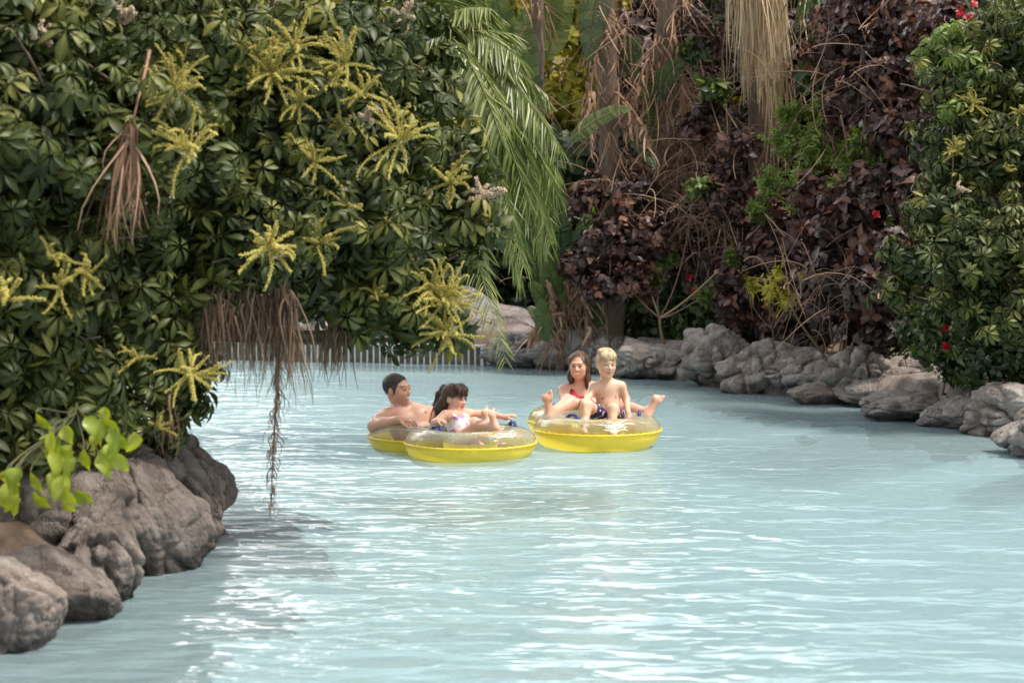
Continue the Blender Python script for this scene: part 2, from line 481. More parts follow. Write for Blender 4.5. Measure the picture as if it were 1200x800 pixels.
# ------------------------------------------------------------------ palm fronds
def frond(mb, a, b, sag=.35, ll=.4, lw=.022, n=46, hang=.75, tint=(.2, .8), rr=.012, arch=None, start=.12, twist=0.0):
    """feather frond from a to b with leaflets on both sides of the rachis"""
    a, b = np.asarray(a, float), np.asarray(b, float); L = np.linalg.norm(b - a)
    up = np.array([0, 0, 1.0])
    h = sag * L if arch is None else arch
    path = bez(a, a + (b - a) * .3 + up * h, a + (b - a) * .72 + up * h * .9, b, 26)
    tube(mb, path, np.linspace(rr, .002, 26), 5, np.mean(tint))
    d = norm(np.gradient(path, axis=0))
    tpls = [leaf(1, lw / ll, 5, .12 + .1 * k, .5, 'strap') for k in range(3)]
    Ms, Ts, tv = [[], [], []], [[], [], []], [[], [], []]
    for i in range(n):
        t = start + (1 - start) * (i + .5) / n
        f = t * 25; i0 = min(int(f), 24); q = path[i0] + (path[i0 + 1] - path[i0]) * (f - i0); dd = d[i0]
        side0 = norm(np.cross(dd, up) + 1e-6)
        size = ll * (math.sin(math.pi * min(1, t * .78 + .2)) ** .6 * .8 + .22)
        for s in (-1, 1):
            y = norm(side0 * s * (1 - hang * .55) + dd * .75 + np.array([0, 0, -hang]) + rng.normal(size=3) * .09)
            x = norm(np.cross(y, up) + rng.normal(size=3) * .35); z = np.cross(x, y)
            k = rng.integers(0, 3)
            Ms[k].append(np.stack([x, y, z], -1) * size * rng.uniform(.85, 1.1)); Ts[k].append(q); tv[k].append(rng.uniform(*tint))
    for k in range(3):
        if Ts[k]: mb.inst(tpls[k], np.array(Ms[k]), np.array(Ts[k]), np.array(tv[k]))

def strips(mb, top, spread, L, n, w=.012, tint=(.1, .9), wild=.12, ns=6, droop=0.0, flare=(0, 0, 0)):
    """hanging dry strips from around a point or along a segment"""
    top = np.asarray(top, float)
    seg = top.ndim == 2
    for _ in range(n):
        p = top[0] + (top[1] - top[0]) * rng.random() if seg else top
        p = p + rng.normal(size=3) * spread
        l = L * rng.uniform(.5, 1.1)
        e = p + np.array([rng.normal() * wild, rng.normal() * wild, -1]) * l + np.asarray(flare) * l
        path = bez(p, p + (0, 0, -l * .2) + rng.normal(size=3) * .03, e + (0, 0, l * .3) + rng.normal(size=3) * .04, e, ns)
        x = norm(rng.normal(size=3) * [1, .6, .1])
        ww = w * rng.uniform(.5, 1.2) * np.linspace(1, .15, ns)[:, None]
        V = np.empty((2 * ns, 3)); V[0::2] = path - x * ww / 2; V[1::2] = path + x * ww / 2
        Q = [[2*i, 2*i+1, 2*i+3, 2*i+2] for i in range(ns - 1)]
        mb.add(V, Q=Q, tint=rng.uniform(*tint))

def paddle(mb, base, tip, wd, tint=.5, torn=.5, side=None, n=22, sag=.15, stalk=None):
    """big banana-like leaf, its blade torn into strips between the side veins"""
    base, tip = np.asarray(base, float), np.asarray(tip, float)
    L = np.linalg.norm(tip - base)
    path = bez(base, base + (tip - base) * .35 + (0, 0, sag * L), base + (tip - base) * .7 + (0, 0, sag * L), tip, n + 1)
    tube(mb, path, np.linspace(.014, .003, n + 1), 5, min(1, tint + .2))
    d = norm(tip - base)
    side = norm(np.cross(d, [0, -1.0, .35])) if side is None else norm(side)
    nrm = norm(np.cross(side, d))
    t = np.linspace(0, 1, n + 1)
    w = wd / 2 * np.minimum(1, (t + .03) * 5) ** .6 * (1 - t ** 2.6) ** .75
    for s in (-1, 1):
        i = 0
        while i < n:
            k = 1 if rng.random() < torn else rng.integers(2, 5)
            k = min(k, n - i)
            dr = rng.uniform(.05, .35) if torn > .3 else .12
            V = []
            gap = .12 if torn > .1 else 0
            for j in range(k + 1):
                f = (i + j); f = f + (gap if j == 0 and i > 0 else 0) - (gap if j == k and i + k < n else 0)
                i0 = int(min(f, n - .001)); fr_ = f - i0
                q = path[i0] * (1 - fr_) + path[min(i0 + 1, n)] * fr_; ww = np.interp(f / n, t, w)
                V += [q, q + side * s * ww * .5 + nrm * .10 * ww + d * .06 * ww, q + side * s * ww * (1 - dr * .2) + nrm * (.1 * ww - dr * ww) + d * .22 * ww]
            Q = []
            for j in range(k):
                a = 3 * j; Q += [[a, a + 1, a + 4, a + 3], [a + 1, a + 2, a + 5, a + 4]]
            mb.add(np.array(V), Q=Q, tint=np.clip(tint + rng.uniform(-.2, .2), 0, 1)); i += k
# ------------------------------------------------------------------ daylight
SUN = norm(np.array([0.50, -0.12, 0.92]))
w = bpy.data.worlds.new("World"); sc.world = w; w.use_nodes = True
nt = w.node_tree; nt.nodes.clear()
wo = nt.nodes.new("ShaderNodeOutputWorld"); bg = nt.nodes.new("ShaderNodeBackground")
sky = nt.nodes.new("ShaderNodeTexSky"); sky.sky_type = 'NISHITA'; sky.sun_disc = False
sky.sun_elevation = math.asin(SUN[2]); sky.sun_rotation = math.atan2(SUN[0], SUN[1])
sky.air_density = 1.0; sky.dust_density = 3.0; sky.ozone_density = 1.0
hs = nt.nodes.new("ShaderNodeHueSaturation"); hs.inputs["Saturation"].default_value = 0.30
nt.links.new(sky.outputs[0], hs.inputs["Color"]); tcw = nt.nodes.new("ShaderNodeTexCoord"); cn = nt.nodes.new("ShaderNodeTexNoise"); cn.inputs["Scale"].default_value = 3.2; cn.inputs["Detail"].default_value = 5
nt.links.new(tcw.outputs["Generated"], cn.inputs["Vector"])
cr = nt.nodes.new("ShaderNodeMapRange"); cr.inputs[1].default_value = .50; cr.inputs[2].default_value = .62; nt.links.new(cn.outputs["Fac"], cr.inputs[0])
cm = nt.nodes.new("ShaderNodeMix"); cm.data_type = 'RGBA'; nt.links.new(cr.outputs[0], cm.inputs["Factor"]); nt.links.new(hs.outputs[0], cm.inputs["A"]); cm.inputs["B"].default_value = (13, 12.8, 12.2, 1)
sxw = nt.nodes.new("ShaderNodeSeparateXYZ"); nt.links.new(tcw.outputs["Generated"], sxw.inputs[0])
def _mr(sock, a, b_, c=0.0, d=1.0):
    n = nt.nodes.new("ShaderNodeMapRange"); n.interpolation_type = 'SMOOTHSTEP'; n.inputs[1].default_value = a; n.inputs[2].default_value = b_; n.inputs[3].default_value = c; n.inputs[4].default_value = d; nt.links.new(sock, n.inputs[0]); return n.outputs[0]
def _mul(a, b_):
    n = nt.nodes.new("ShaderNodeMath"); n.operation = 'MULTIPLY'; nt.links.new(a, n.inputs[0]); nt.links.new(b_, n.inputs[1]); return n.outputs[0]
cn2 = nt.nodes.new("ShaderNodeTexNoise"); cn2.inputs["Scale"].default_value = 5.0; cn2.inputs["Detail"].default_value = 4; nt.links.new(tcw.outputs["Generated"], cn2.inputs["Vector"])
glint_clouds = _mul(_mul(_mr(sxw.outputs[2], .14, .26), _mr(sxw.outputs[2], .45, .65, 1, 0)), _mul(_mr(sxw.outputs[1], .1, .5), _mr(cn2.outputs["Fac"], .42, .58)))
glint_clouds = _mul(glint_clouds, _mr(sxw.outputs[0], -.06, .16, 1, .06)); cm2 = nt.nodes.new("ShaderNodeMix"); cm2.data_type = 'RGBA'; nt.links.new(glint_clouds, cm2.inputs["Factor"]); nt.links.new(cm.outputs["Result"], cm2.inputs["A"]); cm2.inputs["B"].default_value = (52, 51, 49.5, 1)  # bright cloud patches added out of view for white sparkles on the water
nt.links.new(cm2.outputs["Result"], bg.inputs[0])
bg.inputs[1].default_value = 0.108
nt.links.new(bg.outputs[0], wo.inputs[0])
sl = bpy.data.lights.new("sun", 'SUN'); sl.energy = 3.5; sl.angle = R(9.0); sl.color = (1.0, .91, .79)
so = bpy.data.objects.new("sun", sl); col.objects.link(so)
so.rotation_euler = Vector(-SUN).to_track_quat('-Z', 'Y').to_euler()
so.location = (6, -6, 12)
vs = sc.view_settings
sc.display_settings.display_device = 'sRGB'
vs.view_transform = 'Standard'; vs.look = 'None'; vs.exposure = 0.60; vs.gamma = 1.0; vs.use_curve_mapping = False
sc.cycles.max_bounces = 10; sc.cycles.transparent_max_bounces = 24; sc.cycles.diffuse_bounces = 4; sc.cycles.glossy_bounces = 4
sc.cycles.caustics_reflective = False; sc.cycles.caustics_refractive = False
sc.cycles.use_denoising = True
sc.cycles.sample_clamp_indirect = 6.0

# ------------------------------------------------------------------ ground and pool
POLY = np.array([(9, -9), (8.5, 3), (6.2, 10.5), (4.05, 15.1), (3.6, 16.4), (3.1, 17.6), (2.45, 18.8), (1.76, 20.2), (.95, 21.6),
                 (-.2, 22.25), (-2.5, 22.95), (-7, 23.9), (-13, 24), (-13, 18), (-7, 16.5), (-3.6, 15.0), (-2.2, 13.0), (-1.72, 11.0), (-1.7, 9.6),
                 (-1.78, 8.7), (-2.0, 7.7), (-2.5, 6.4), (-2.9, 4), (-3.0, -9)])
def sdist(x, y):
    p = np.stack([x, y], -1); d = np.full(len(p), 1e9); inside = np.zeros(len(p), bool)
    for i in range(len(POLY)):
        a, b = POLY[i], POLY[(i + 1) % len(POLY)]
        ab = b - a; t = np.clip(((p - a) @ ab) / (ab @ ab), 0, 1)
        d = np.minimum(d, np.linalg.norm(p - a - t[:, None] * ab, axis=1))
        c = ((a[1] > p[:, 1]) != (b[1] > p[:, 1])) & (p[:, 0] < (b[0] - a[0]) * (p[:, 1] - a[1]) / (b[1] - a[1] + 1e-12) + a[0])
        inside ^= c
    return np.where(inside, -d, d)
def ground_z(x, y):
    d = sdist(x, y)
    p = np.stack([x, y, 0 * x], -1)
    out = .02 + np.minimum(d * .9, .33) + .045 * np.maximum(d - .4, 0) + np.maximum(d - 7, 0) * .32 * (y > 10) + .10 * fbm(p * .7, 3) * np.clip(d, 0, 1)
    out = np.minimum(out, 13 + fbm(p * .1, 3) * 2)
    ins = -.06 - np.minimum(-d * .9, .85) + .03 * noise(p * 1.7)
    ins = -.07 - .10 * np.minimum(-d, .6) - .28 * np.clip(-d - .5, 0, 1.2) + .02 * noise(p * 1.7)
    return np.where(d > 0, out, ins)
xs = np.concatenate([np.linspace(-90, -9, 28), np.linspace(-8.8, 9, 270), np.linspace(9.4, 90, 28)])
ys = np.concatenate([np.linspace(-60, -9, 12), np.linspace(-8.8, 26, 430), np.linspace(26.4, 110, 50)])
gx, gy = np.meshgrid(xs, ys, indexing='ij')
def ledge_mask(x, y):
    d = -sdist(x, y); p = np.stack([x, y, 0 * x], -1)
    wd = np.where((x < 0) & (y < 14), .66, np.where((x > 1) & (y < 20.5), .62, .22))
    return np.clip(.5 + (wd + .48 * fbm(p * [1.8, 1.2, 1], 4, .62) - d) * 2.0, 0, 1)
def grid_mesh(gx, gy, gz, tint=.5):
    nx, ny = gx.shape
    i, j = np.meshgrid(np.arange(nx - 1), np.arange(ny - 1), indexing='ij')
    Q = np.stack([i * ny + j, (i + 1) * ny + j, (i + 1) * ny + j + 1, i * ny + j + 1], -1).reshape(-1, 4)
    mb = Mesh(); mb.add(np.stack([gx, gy, gz], -1).reshape(-1, 3), Q=Q, tint=tint); return mb
m, nt, out = newmat("soil_and_pool_floor")
b = N(nt, "ShaderNodeBsdfPrincipled", Roughness=.9)
geo = N(nt, "ShaderNodeNewGeometry"); sx = N(nt, "ShaderNodeSeparateXYZ"); nt.links.new(geo.outputs["Position"], sx.inputs[0])
nz = N(nt, "ShaderNodeTexNoise", Scale=5.0, Detail=8.0, Roughness=.7); nt.links.new(geo.outputs["Position"], nz.inputs["Vector"])
soil = ramp(nt, nz.outputs["Fac"], [(.3, (.05, .035, .024)), (.55, (.12, .085, .058)), (.75, (.2, .14, .09))])
nz2 = N(nt, "ShaderNodeTexNoise", Scale=1.6, Detail=4.0); nt.links.new(geo.outputs["Position"], nz2.inputs["Vector"])
pool = ramp(nt, nz2.outputs["Fac"], [(.3, (.55, .66, .69)), (.7, (.64, .74, .76))])
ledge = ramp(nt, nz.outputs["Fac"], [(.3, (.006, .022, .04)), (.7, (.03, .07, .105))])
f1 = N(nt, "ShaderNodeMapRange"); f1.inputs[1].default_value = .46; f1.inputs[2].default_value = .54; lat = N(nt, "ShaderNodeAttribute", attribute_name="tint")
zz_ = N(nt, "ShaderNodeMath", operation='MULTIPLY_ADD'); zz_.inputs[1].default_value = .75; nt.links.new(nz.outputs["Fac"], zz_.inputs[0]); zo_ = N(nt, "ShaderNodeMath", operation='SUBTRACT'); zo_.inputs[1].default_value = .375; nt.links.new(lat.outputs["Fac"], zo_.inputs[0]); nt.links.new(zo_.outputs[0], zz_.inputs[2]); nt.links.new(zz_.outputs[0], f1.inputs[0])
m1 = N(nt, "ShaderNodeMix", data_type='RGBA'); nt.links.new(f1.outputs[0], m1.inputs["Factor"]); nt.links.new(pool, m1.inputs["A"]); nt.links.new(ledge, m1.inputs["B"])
f2 = N(nt, "ShaderNodeMapRange"); f2.inputs[1].default_value = -.01; f2.inputs[2].default_value = .04
nt.links.new(sx.outputs[2], f2.inputs[0])
m2 = N(nt, "ShaderNodeMix", data_type='RGBA'); nt.links.new(f2.outputs[0], m2.inputs["Factor"]); nt.links.new(m1.outputs["Result"], m2.inputs["A"]); nt.links.new(soil, m2.inputs["B"])
nt.links.new(m2.outputs["Result"], b.inputs["Base Color"])
bp = N(nt, "ShaderNodeBump", Strength=.6, Distance=.04); nt.links.new(nz.outputs["Fac"], bp.inputs["Height"]); nt.links.new(bp.outputs[0], b.inputs["Normal"])
nt.links.new(b.outputs[0], out.inputs[0])
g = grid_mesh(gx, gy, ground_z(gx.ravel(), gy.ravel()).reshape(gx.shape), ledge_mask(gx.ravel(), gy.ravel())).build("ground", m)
tag(g, "soil bank and pale pool floor under the river", None, None, "structure")

# water: milky turquoise, ripples running across the channel
m, nt, out = newmat("pool_water")
geo = N(nt, "ShaderNodeNewGeometry")
def wave(scale, sx_, sy_, detail, dist=0.0, rot=0.0):
    mp = N(nt, "ShaderNodeMapping"); mp.inputs["Scale"].default_value = (sx_, sy_, 1); mp.inputs["Rotation"].default_value = (0, 0, rot)
    nt.links.new(geo.outputs["Position"], mp.inputs[0])
    n = N(nt, "ShaderNodeTexNoise", Scale=scale, Detail=detail, Roughness=.5, Distortion=dist)
    nt.links.new(mp.outputs[0], n.inputs["Vector"]); return n.outputs["Fac"]
w1 = wave(2.3, .75, 1.3, 1.0, .4, .2); w2 = wave(7.5, .65, 1.3, 1.0, .5, -.3); w3 = wave(15, .8, 1.1, 1.0, .3, .5)
s1 = N(nt, "ShaderNodeMath", operation='MULTIPLY_ADD'); s1.inputs[1].default_value = .34; nt.links.new(w2, s1.inputs[0]); nt.links.new(w1, s1.inputs[2])
s2 = N(nt, "ShaderNodeMath", operation='MULTIPLY_ADD'); s2.inputs[1].default_value = .035; nt.links.new(w3, s2.inputs[0]); nt.links.new(s1.outputs[0], s2.inputs[2])
bp = N(nt, "ShaderNodeBump", Strength=1.0, Distance=.065); nt.links.new(s2.outputs[0], bp.inputs["Height"])
tr = N(nt, "ShaderNodeBsdfTransparent"); tr.inputs[0].default_value = (.74, .87, .91, 1)
df = N(nt, "ShaderNodeBsdfDiffuse"); df.inputs[0].default_value = (.318, .44, .475, 1); bp2 = N(nt, "ShaderNodeBump", Strength=1.0, Distance=.06); nt.links.new(s1.outputs[0], bp2.inputs["Height"]); nt.links.new(bp2.outputs[0], df.inputs["Normal"])
mx = N(nt, "ShaderNodeMixShader"); mx.inputs[0].default_value = .5
nt.links.new(tr.outputs[0], mx.inputs[1]); nt.links.new(df.outputs[0], mx.inputs[2])
gl = N(nt, "ShaderNodeBsdfGlossy", Roughness=.10); nt.links.new(bp.outputs[0], gl.inputs["Normal"])
fr = N(nt, "ShaderNodeFresnel", IOR=1.33); nt.links.new(bp.outputs[0], fr.inputs["Normal"])
mx2 = N(nt, "ShaderNodeMixShader"); fm = N(nt, "ShaderNodeMath", operation='MINIMUM'); fm.inputs[1].default_value = .32; nt.links.new(fr.outputs[0], fm.inputs[0]); nt.links.new(fm.outputs[0], mx2.inputs[0]); nt.links.new(mx.outputs[0], mx2.inputs[1]); nt.links.new(gl.outputs[0], mx2.inputs[2])
nt.links.new(mx2.outputs[0], out.inputs[0])
wx = np.concatenate([np.linspace(-14, -6.2, 12), np.linspace(-6, 6.5, 180), np.linspace(6.8, 10, 6)])
wy = np.concatenate([np.linspace(-9.5, 4.5, 20), np.linspace(4.6, 24.6, 330)])
gx, gy = np.meshgrid(wx, wy, indexing='ij')
pp = np.stack([gx.ravel(), gy.ravel() * 1.4, 0 * gx.ravel()], -1)
wz = .016 * noise(pp * 1.1) + .010 * noise(pp * 2.3 + 9)
wat = grid_mesh(gx, gy, wz.reshape(gx.shape)).build("water", m)
tag(wat, "milky turquoise rippled water of the lazy river", None, None, "structure")

# ------------------------------------------------------------------ boulders
def ico(sub):
    t = (1 + 5 ** .5) / 2
    V = norm(np.array([[-1,t,0],[1,t,0],[-1,-t,0],[1,-t,0],[0,-1,t],[0,1,t],[0,-1,-t],[0,1,-t],[t,0,-1],[t,0,1],[-t,0,-1],[-t,0,1]], float))
    T = np.array([[0,11,5],[0,5,1],[0,1,7],[0,7,10],[0,10,11],[1,5,9],[5,11,4],[11,10,2],[10,7,6],[7,1,8],[3,9,4],[3,4,2],[3,2,6],[3,6,8],[3,8,9],[4,9,5],[2,4,11],[6,2,10],[8,6,7],[9,8,1]])
    for _ in range(sub):
        E = np.sort(np.concatenate([T[:, [0,1]], T[:, [1,2]], T[:, [2,0]]]), axis=1)
        U, inv = np.unique(E, axis=0, return_inverse=True); inv = inv.ravel()
        mid = norm((V[U[:, 0]] + V[U[:, 1]]) / 2); n = len(V); V = np.concatenate([V, mid]); k = len(T)
        a, b_, c = inv[:k] + n, inv[k:2*k] + n, inv[2*k:] + n
        T = np.concatenate([np.stack([T[:,0], a, c], -1), np.stack([T[:,1], b_, a], -1), np.stack([T[:,2], c, b_], -1), np.stack([a, b_, c], -1)])
    return V, T
ICO = ico(5)
def boulder(name, c, r, mat, label, seed, group, sq=.75, lean=0.0, amp=.16, crease=.10, turn=0.0, cat="boulder"):
    V, T = ICO; r = np.asarray(r, float); mat = mat if seed != 1 else M['rockR']  # corner boulder takes the paler rock, sunlight put into its colour
    # squarish mass, lumps, hewn flutes and creases
    o = seed * 7.31; rs = np.random.default_rng(seed)
    nk = norm(rs.normal(size=(13, 3)) * [1, 1, .8]); dk = rs.uniform(.62, 1.0, 13)
    nv = V @ nk.T; rk = np.where(nv > .08, dk / np.maximum(nv, .08), 9)
    S = V * np.minimum(-np.log(np.exp(-20 * rk).sum(1)) / 20 + .10, 1.2)[:, None]
    k = 1 + amp * .8 * fbm(S * 1.2 + o, 2) 
    rid = 1 - np.abs(noise(S * [1.5, 1.5, .7] + o + 5)) * 3.2
    k = k - crease * 1.5 * np.clip(rid, 0, 1) ** 4
    rid2 = 1 - np.abs(noise(S * [.9, .9, 1.8] + o + 31)) * 3.2
    k = k - crease * .6 * np.clip(rid2, 0, 1) ** 4
    k = k + .020 * fbm(S * [4, 4, 2.2] + o, 3) - .032 * np.clip(1 - np.abs(noise(S * [5, 5, 2.5] + o + 60)) * 4, 0, 1) ** 2 - .018 * np.clip(1 - np.abs(noise(S * [2, 2, 6] + o + 80)) * 4, 0, 1) ** 2
    Pn = S * k[:, None] * r
    Pn[:, 0] += lean * Pn[:, 2]
    ct, st_ = math.cos(turn), math.sin(turn)
    Pn = Pn @ np.array([[ct, -st_, 0], [st_, ct, 0], [0, 0, 1]]).T
    Pn = Pn + np.asarray(c)
    Pn += (.008 * fbm(Pn * 15, 4, .6))[:, None] * norm(S)
    mb = Mesh(); mb.add(Pn, T=T)
    return tag(mb.build(name, mat), label, cat, group)

GL_, GR = "boulders under the left hand tree", "boulders of the far bank"
def left_rock(px, py, Y, rx, rz, seed, label, ry=None, **kw):
    return boulder("boulder", P(px, py, Y), (rx * 1.22, (ry or rx * .95) * 1.2, rz * 1.22), M['rockL'], label, seed, GL_, **kw)
left_rock(8, 712, 7.75, .20, .16, 1, "pale sunlit rounded boulder in the bottom corner at the water's edge", sq=.9, amp=.1, crease=.06)
left_rock(52, 690, 8.25, .24, .17, 2, "smooth brown dome shaped boulder just behind the sunlit one", sq=.95, amp=.1, crease=.05)
left_rock(118, 655, 8.75, .19, .19, 3, "rough pitted boulder between the brown dome and the tall smooth rock", crease=.2, amp=.25)
left_rock(165, 608, 9.3, .24, .30, 4, "tall smooth slanting boulder below the lime green leaves", lean=-.35, crease=.10)
left_rock(212, 588, 10.0, .20, .22, 5, "slanted boulder with a sharp rear edge beside the tall smooth rock", lean=-.4, crease=.14)
left_rock(212, 555, 10.7, .20, .20, 6, "farthest near bank boulder, cracked, under the hanging yellow spray", lean=-.3, crease=.16, amp=.2)
left_rock(30, 620, 9.1, .42, .24, 7, "broad boulder with stepped ledges under the lowest leaves", crease=.16)
left_rock(240, 628, 10.4, .10, .045, 8, "small flat stone breaking the water at the foot of the slanted boulder", crease=.05)
left_rock(-5, 655, 8.9, .34, .22, 10, "wide shaded boulder at the picture's left edge above the brown dome", crease=.15)
left_rock(110, 580, 9.7, .30, .22, 9, "shaded boulder high on the bank behind the pitted one", crease=.15)

def bank_rock(px, py, hw, hh, seed, label, dep=.35, push=.18, **kw):
    # waterline depth from the bottom of the rock, then set a little further back
    bot = W(px, min(py + hh, 600), 0.0)
    Y = bot[1] + push; s = F / Y
    return boulder("boulder", P(px, py, Y), (hw / s * 1.55, dep * 1.2, hh / s * 1.24), M['rockR'], label, seed, GR, **kw)
bank_rock(612, 413, 26, 17, 21, "dark pitted boulder beside the end of the white fence", crease=.24, amp=.28)
bank_rock(640, 414, 40, 17, 22, "long low boulder on the far bank behind the gap between the rafts", crease=.14)
bank_rock(672, 411, 36, 23, 23, "pale humped boulder behind the woman's head", crease=.12)
bank_rock(712, 419, 28, 19, 24, "boulder with a dark cleft behind the boy's head", crease=.2)
bank_rock(752, 421, 30, 21, 25, "rounded grey boulder just right of the boy's shoulder", crease=.1)
bank_rock(797, 424, 30, 20, 26, "low boulder between the round grey rock and the tall fluted one", crease=.12)
bank_rock(842, 424, 36, 29, 27, "tall fluted pale boulder, the highest of the far bank", crease=.16)
bank_rock(893, 432, 36, 28, 28, "tall boulder with a vertical brown groove, right of the fluted one", crease=.16)
bank_rock(938, 438, 30, 26, 29, "boulder with a slanting black crack below the purple leaves", lean=.3, crease=.15)
bank_rock(978, 446, 26, 22, 30, "stubby boulder in front of the wooden stems", crease=.12)
bank_rock(1012, 444, 30, 31, 31, "pale folded boulder with a rounded crest", crease=.17)
bank_rock(1062, 452, 46, 26, 32, "long sloping boulder below the red flowered bush", crease=.12)
bank_rock(972, 462, 26, 10, 33, "low slab at the water in front of the stubby boulder", push=-.02, dep=.2, crease=.06)
bank_rock(1068, 476, 52, 14, 34, "long low slab at the water below the sloping boulder", push=-.02, dep=.28, crease=.08)
bank_rock(1128, 484, 36, 16, 35, "rounded ledge at the water left of the dark gap", push=0, dep=.25, crease=.1)
bank_rock(1145, 452, 20, 22, 36, "small dark boulder in the shaded gap under the overhanging tree", push=.5, crease=.2)
bank_rock(1186, 450, 28, 24, 37, "knobbly boulder at the picture's edge above the corner rock", push=.45, crease=.2)
bank_rock(1184, 484, 36, 26, 38, "big corner boulder rising from the water at the picture's edge", push=.1, crease=.18)
bank_rock(1250, 500, 50, 36, 39, "large boulder past the corner rock, mostly out of frame", push=.1, crease=.18)

# low sculpted edging that the far boulders grow out of
nx, nz_ = 260, 26
pl = np.array([(-.12, 22.3), (.12, 22.0), (.95, 21.6), (1.76, 20.2), (2.45, 18.8), (3.1, 17.6), (3.6, 16.4), (4.05, 15.1), (4.9, 13.2)])
sl_ = np.concatenate([[0], np.cumsum(np.linalg.norm(np.diff(pl, axis=0), axis=1))]); tt_ = np.linspace(0, sl_[-1], nx)
bx_ = np.stack([np.interp(tt_, sl_, pl[:, 0]), np.interp(tt_, sl_, pl[:, 1])], -1)
dn = norm(np.gradient(bx_, axis=0)); no_ = np.stack([-dn[:, 1], dn[:, 0]], -1)       # towards the bank
vv = np.linspace(0, 1, nz_)
prof_out = np.interp(vv, [0, .35, .6, .8, 1], [-.22, -.16, -.05, .18, .75]); prof_z = np.interp(vv, [0, .35, .6, .8, 1], [-.25, .12, .30, .36, .34])
p3 = np.concatenate([bx_[:, None] + no_[:, None] * prof_out[None, :, None], np.broadcast_to(prof_z[None, :, None], (nx, nz_, 1))], -1).reshape(-1, 3)
nn_ = np.repeat(np.concatenate([-no_, .6 * np.ones((nx, 1))], 1), nz_, 0)
p3 = p3 + nn_ * (.10 * fbm(p3 * [2.4, 2.4, 1.4], 4) - .10 * np.clip(1 - np.abs(noise(p3 * [2.6, 2.6, 1.0] + 20)) * 4, 0, 1) ** 2)[:, None]
i, j = np.meshgrid(np.arange(nx - 1), np.arange(nz_ - 1), indexing='ij')
mb = Mesh(); mb.add(p3, Q=np.stack([i * nz_ + j, (i + 1) * nz_ + j, (i + 1) * nz_ + j + 1, i * nz_ + j + 1], -1).reshape(-1, 4))
tag(mb.build("rock_edging", M['rockR']), "continuous low grey rock edging filling in between the far bank boulders", "rock edging")

# pale sculpted wall behind the fence
V, T = ICO
nx, nz_ = 150, 60
a = np.linspace(0, 1, nx); bb = np.linspace(0, 1, nz_)
A_, B_ = np.meshgrid(a, bb, indexing='ij')
x = -6.0 + A_ * 6.75; y = 22.78 - .148 * (x + 4.0) - .12 * np.clip((x + .6) / 1.2, 0, 1) + .26 + .60 * B_ ** 1.6
z = -.12 + B_ * (.92 - .55 * np.clip((A_ - .80) / .20, 0, 1) ** 1.2 + .10 * np.sin(A_ * 40) * np.sin(A_ * 17 + 1))
p3 = np.stack([x.ravel(), y.ravel(), z.ravel()], -1)
dy = .18 * fbm(p3 * 1.9, 5, .58) - .10 * np.clip(1 - np.abs(noise(p3 * [2, 2, 1.3] + 40)) * 3, 0, 1) ** 2 + .03 * fbm(p3 * 7, 3)
p3[:, 1] -= dy; p3[:, 2] += .10 * noise(p3 * [1.3, 1, 0] + 3) * B_.ravel()
i, j = np.meshgrid(np.arange(nx - 1), np.arange(nz_ - 1), indexing='ij')
Q = np.stack([i * nz_ + j, (i + 1) * nz_ + j, (i + 1) * nz_ + j + 1, i * nz_ + j + 1], -1).reshape(-1, 4)
mb = Mesh(); mb.add(p3, Q=Q)
back = p3.reshape(nx, nz_, 3)[:, -1]
top = np.concatenate([back, back + [0, 1.6, -.25]]); mb.add(top, Q=[[k, k + 1, nx + k + 1, nx + k] for k in range(nx - 1)])
tag(mb.build("rock_wall", M['rockP']), "pale lilac grey sculpted rock wall behind the low white fence", "rock wall")

# ------------------------------------------------------------------ low white fence of the wave chamber
M['white'] = plain_mat("white_paint", (.62, .61, .58), .5, .1, 40, (.48, .47, .44), 12)
M['board'] = plain_mat("weathered_board", (.12, .105, .085), .85, .4, 25, (.24, .21, .175), 8)
fe0, fe1 = W(120, 419, 0), W(564, 428, 0)
fh = .215
fn = thing("pool_fence", "low white slatted fence along the far end of the water", "fence", fe0)
d = fe1 - fe0; Lf = np.linalg.norm(d[:2]); d = d / Lf; nrm_ = np.array([-d[1], d[0], 0])
Mf = np.stack([d, nrm_, [0, 0, 1]], -1)
mb = Mesh(); box(mb, (0, .05, -.3), (Lf, .08, fh - .012), M=Mf, T=fe0); mb.build("backing_board", M['board'], fn, False)
mb = Mesh(); box(mb, (0, -.015, fh - .010), (Lf, .09, fh + .012), M=Mf, T=fe0); mb.build("top_rail", M['white'], fn, False)
ns_ = int(Lf / .075)
mb = Mesh()
for k in range(ns_ + 1):
    xx = k * .075; box(mb, (xx - .0085, -.006, -.3), (xx + .0085, .006, fh - .012), M=Mf, T=fe0)
mb.build("slat_panel", M['white'], fn, False)
mb = Mesh(); box(mb, (Lf - .004, -.02, -.3), (Lf + .03, .095, fh + .016), M=Mf, T=fe0); mb.build("end_post", M['white'], fn, False)
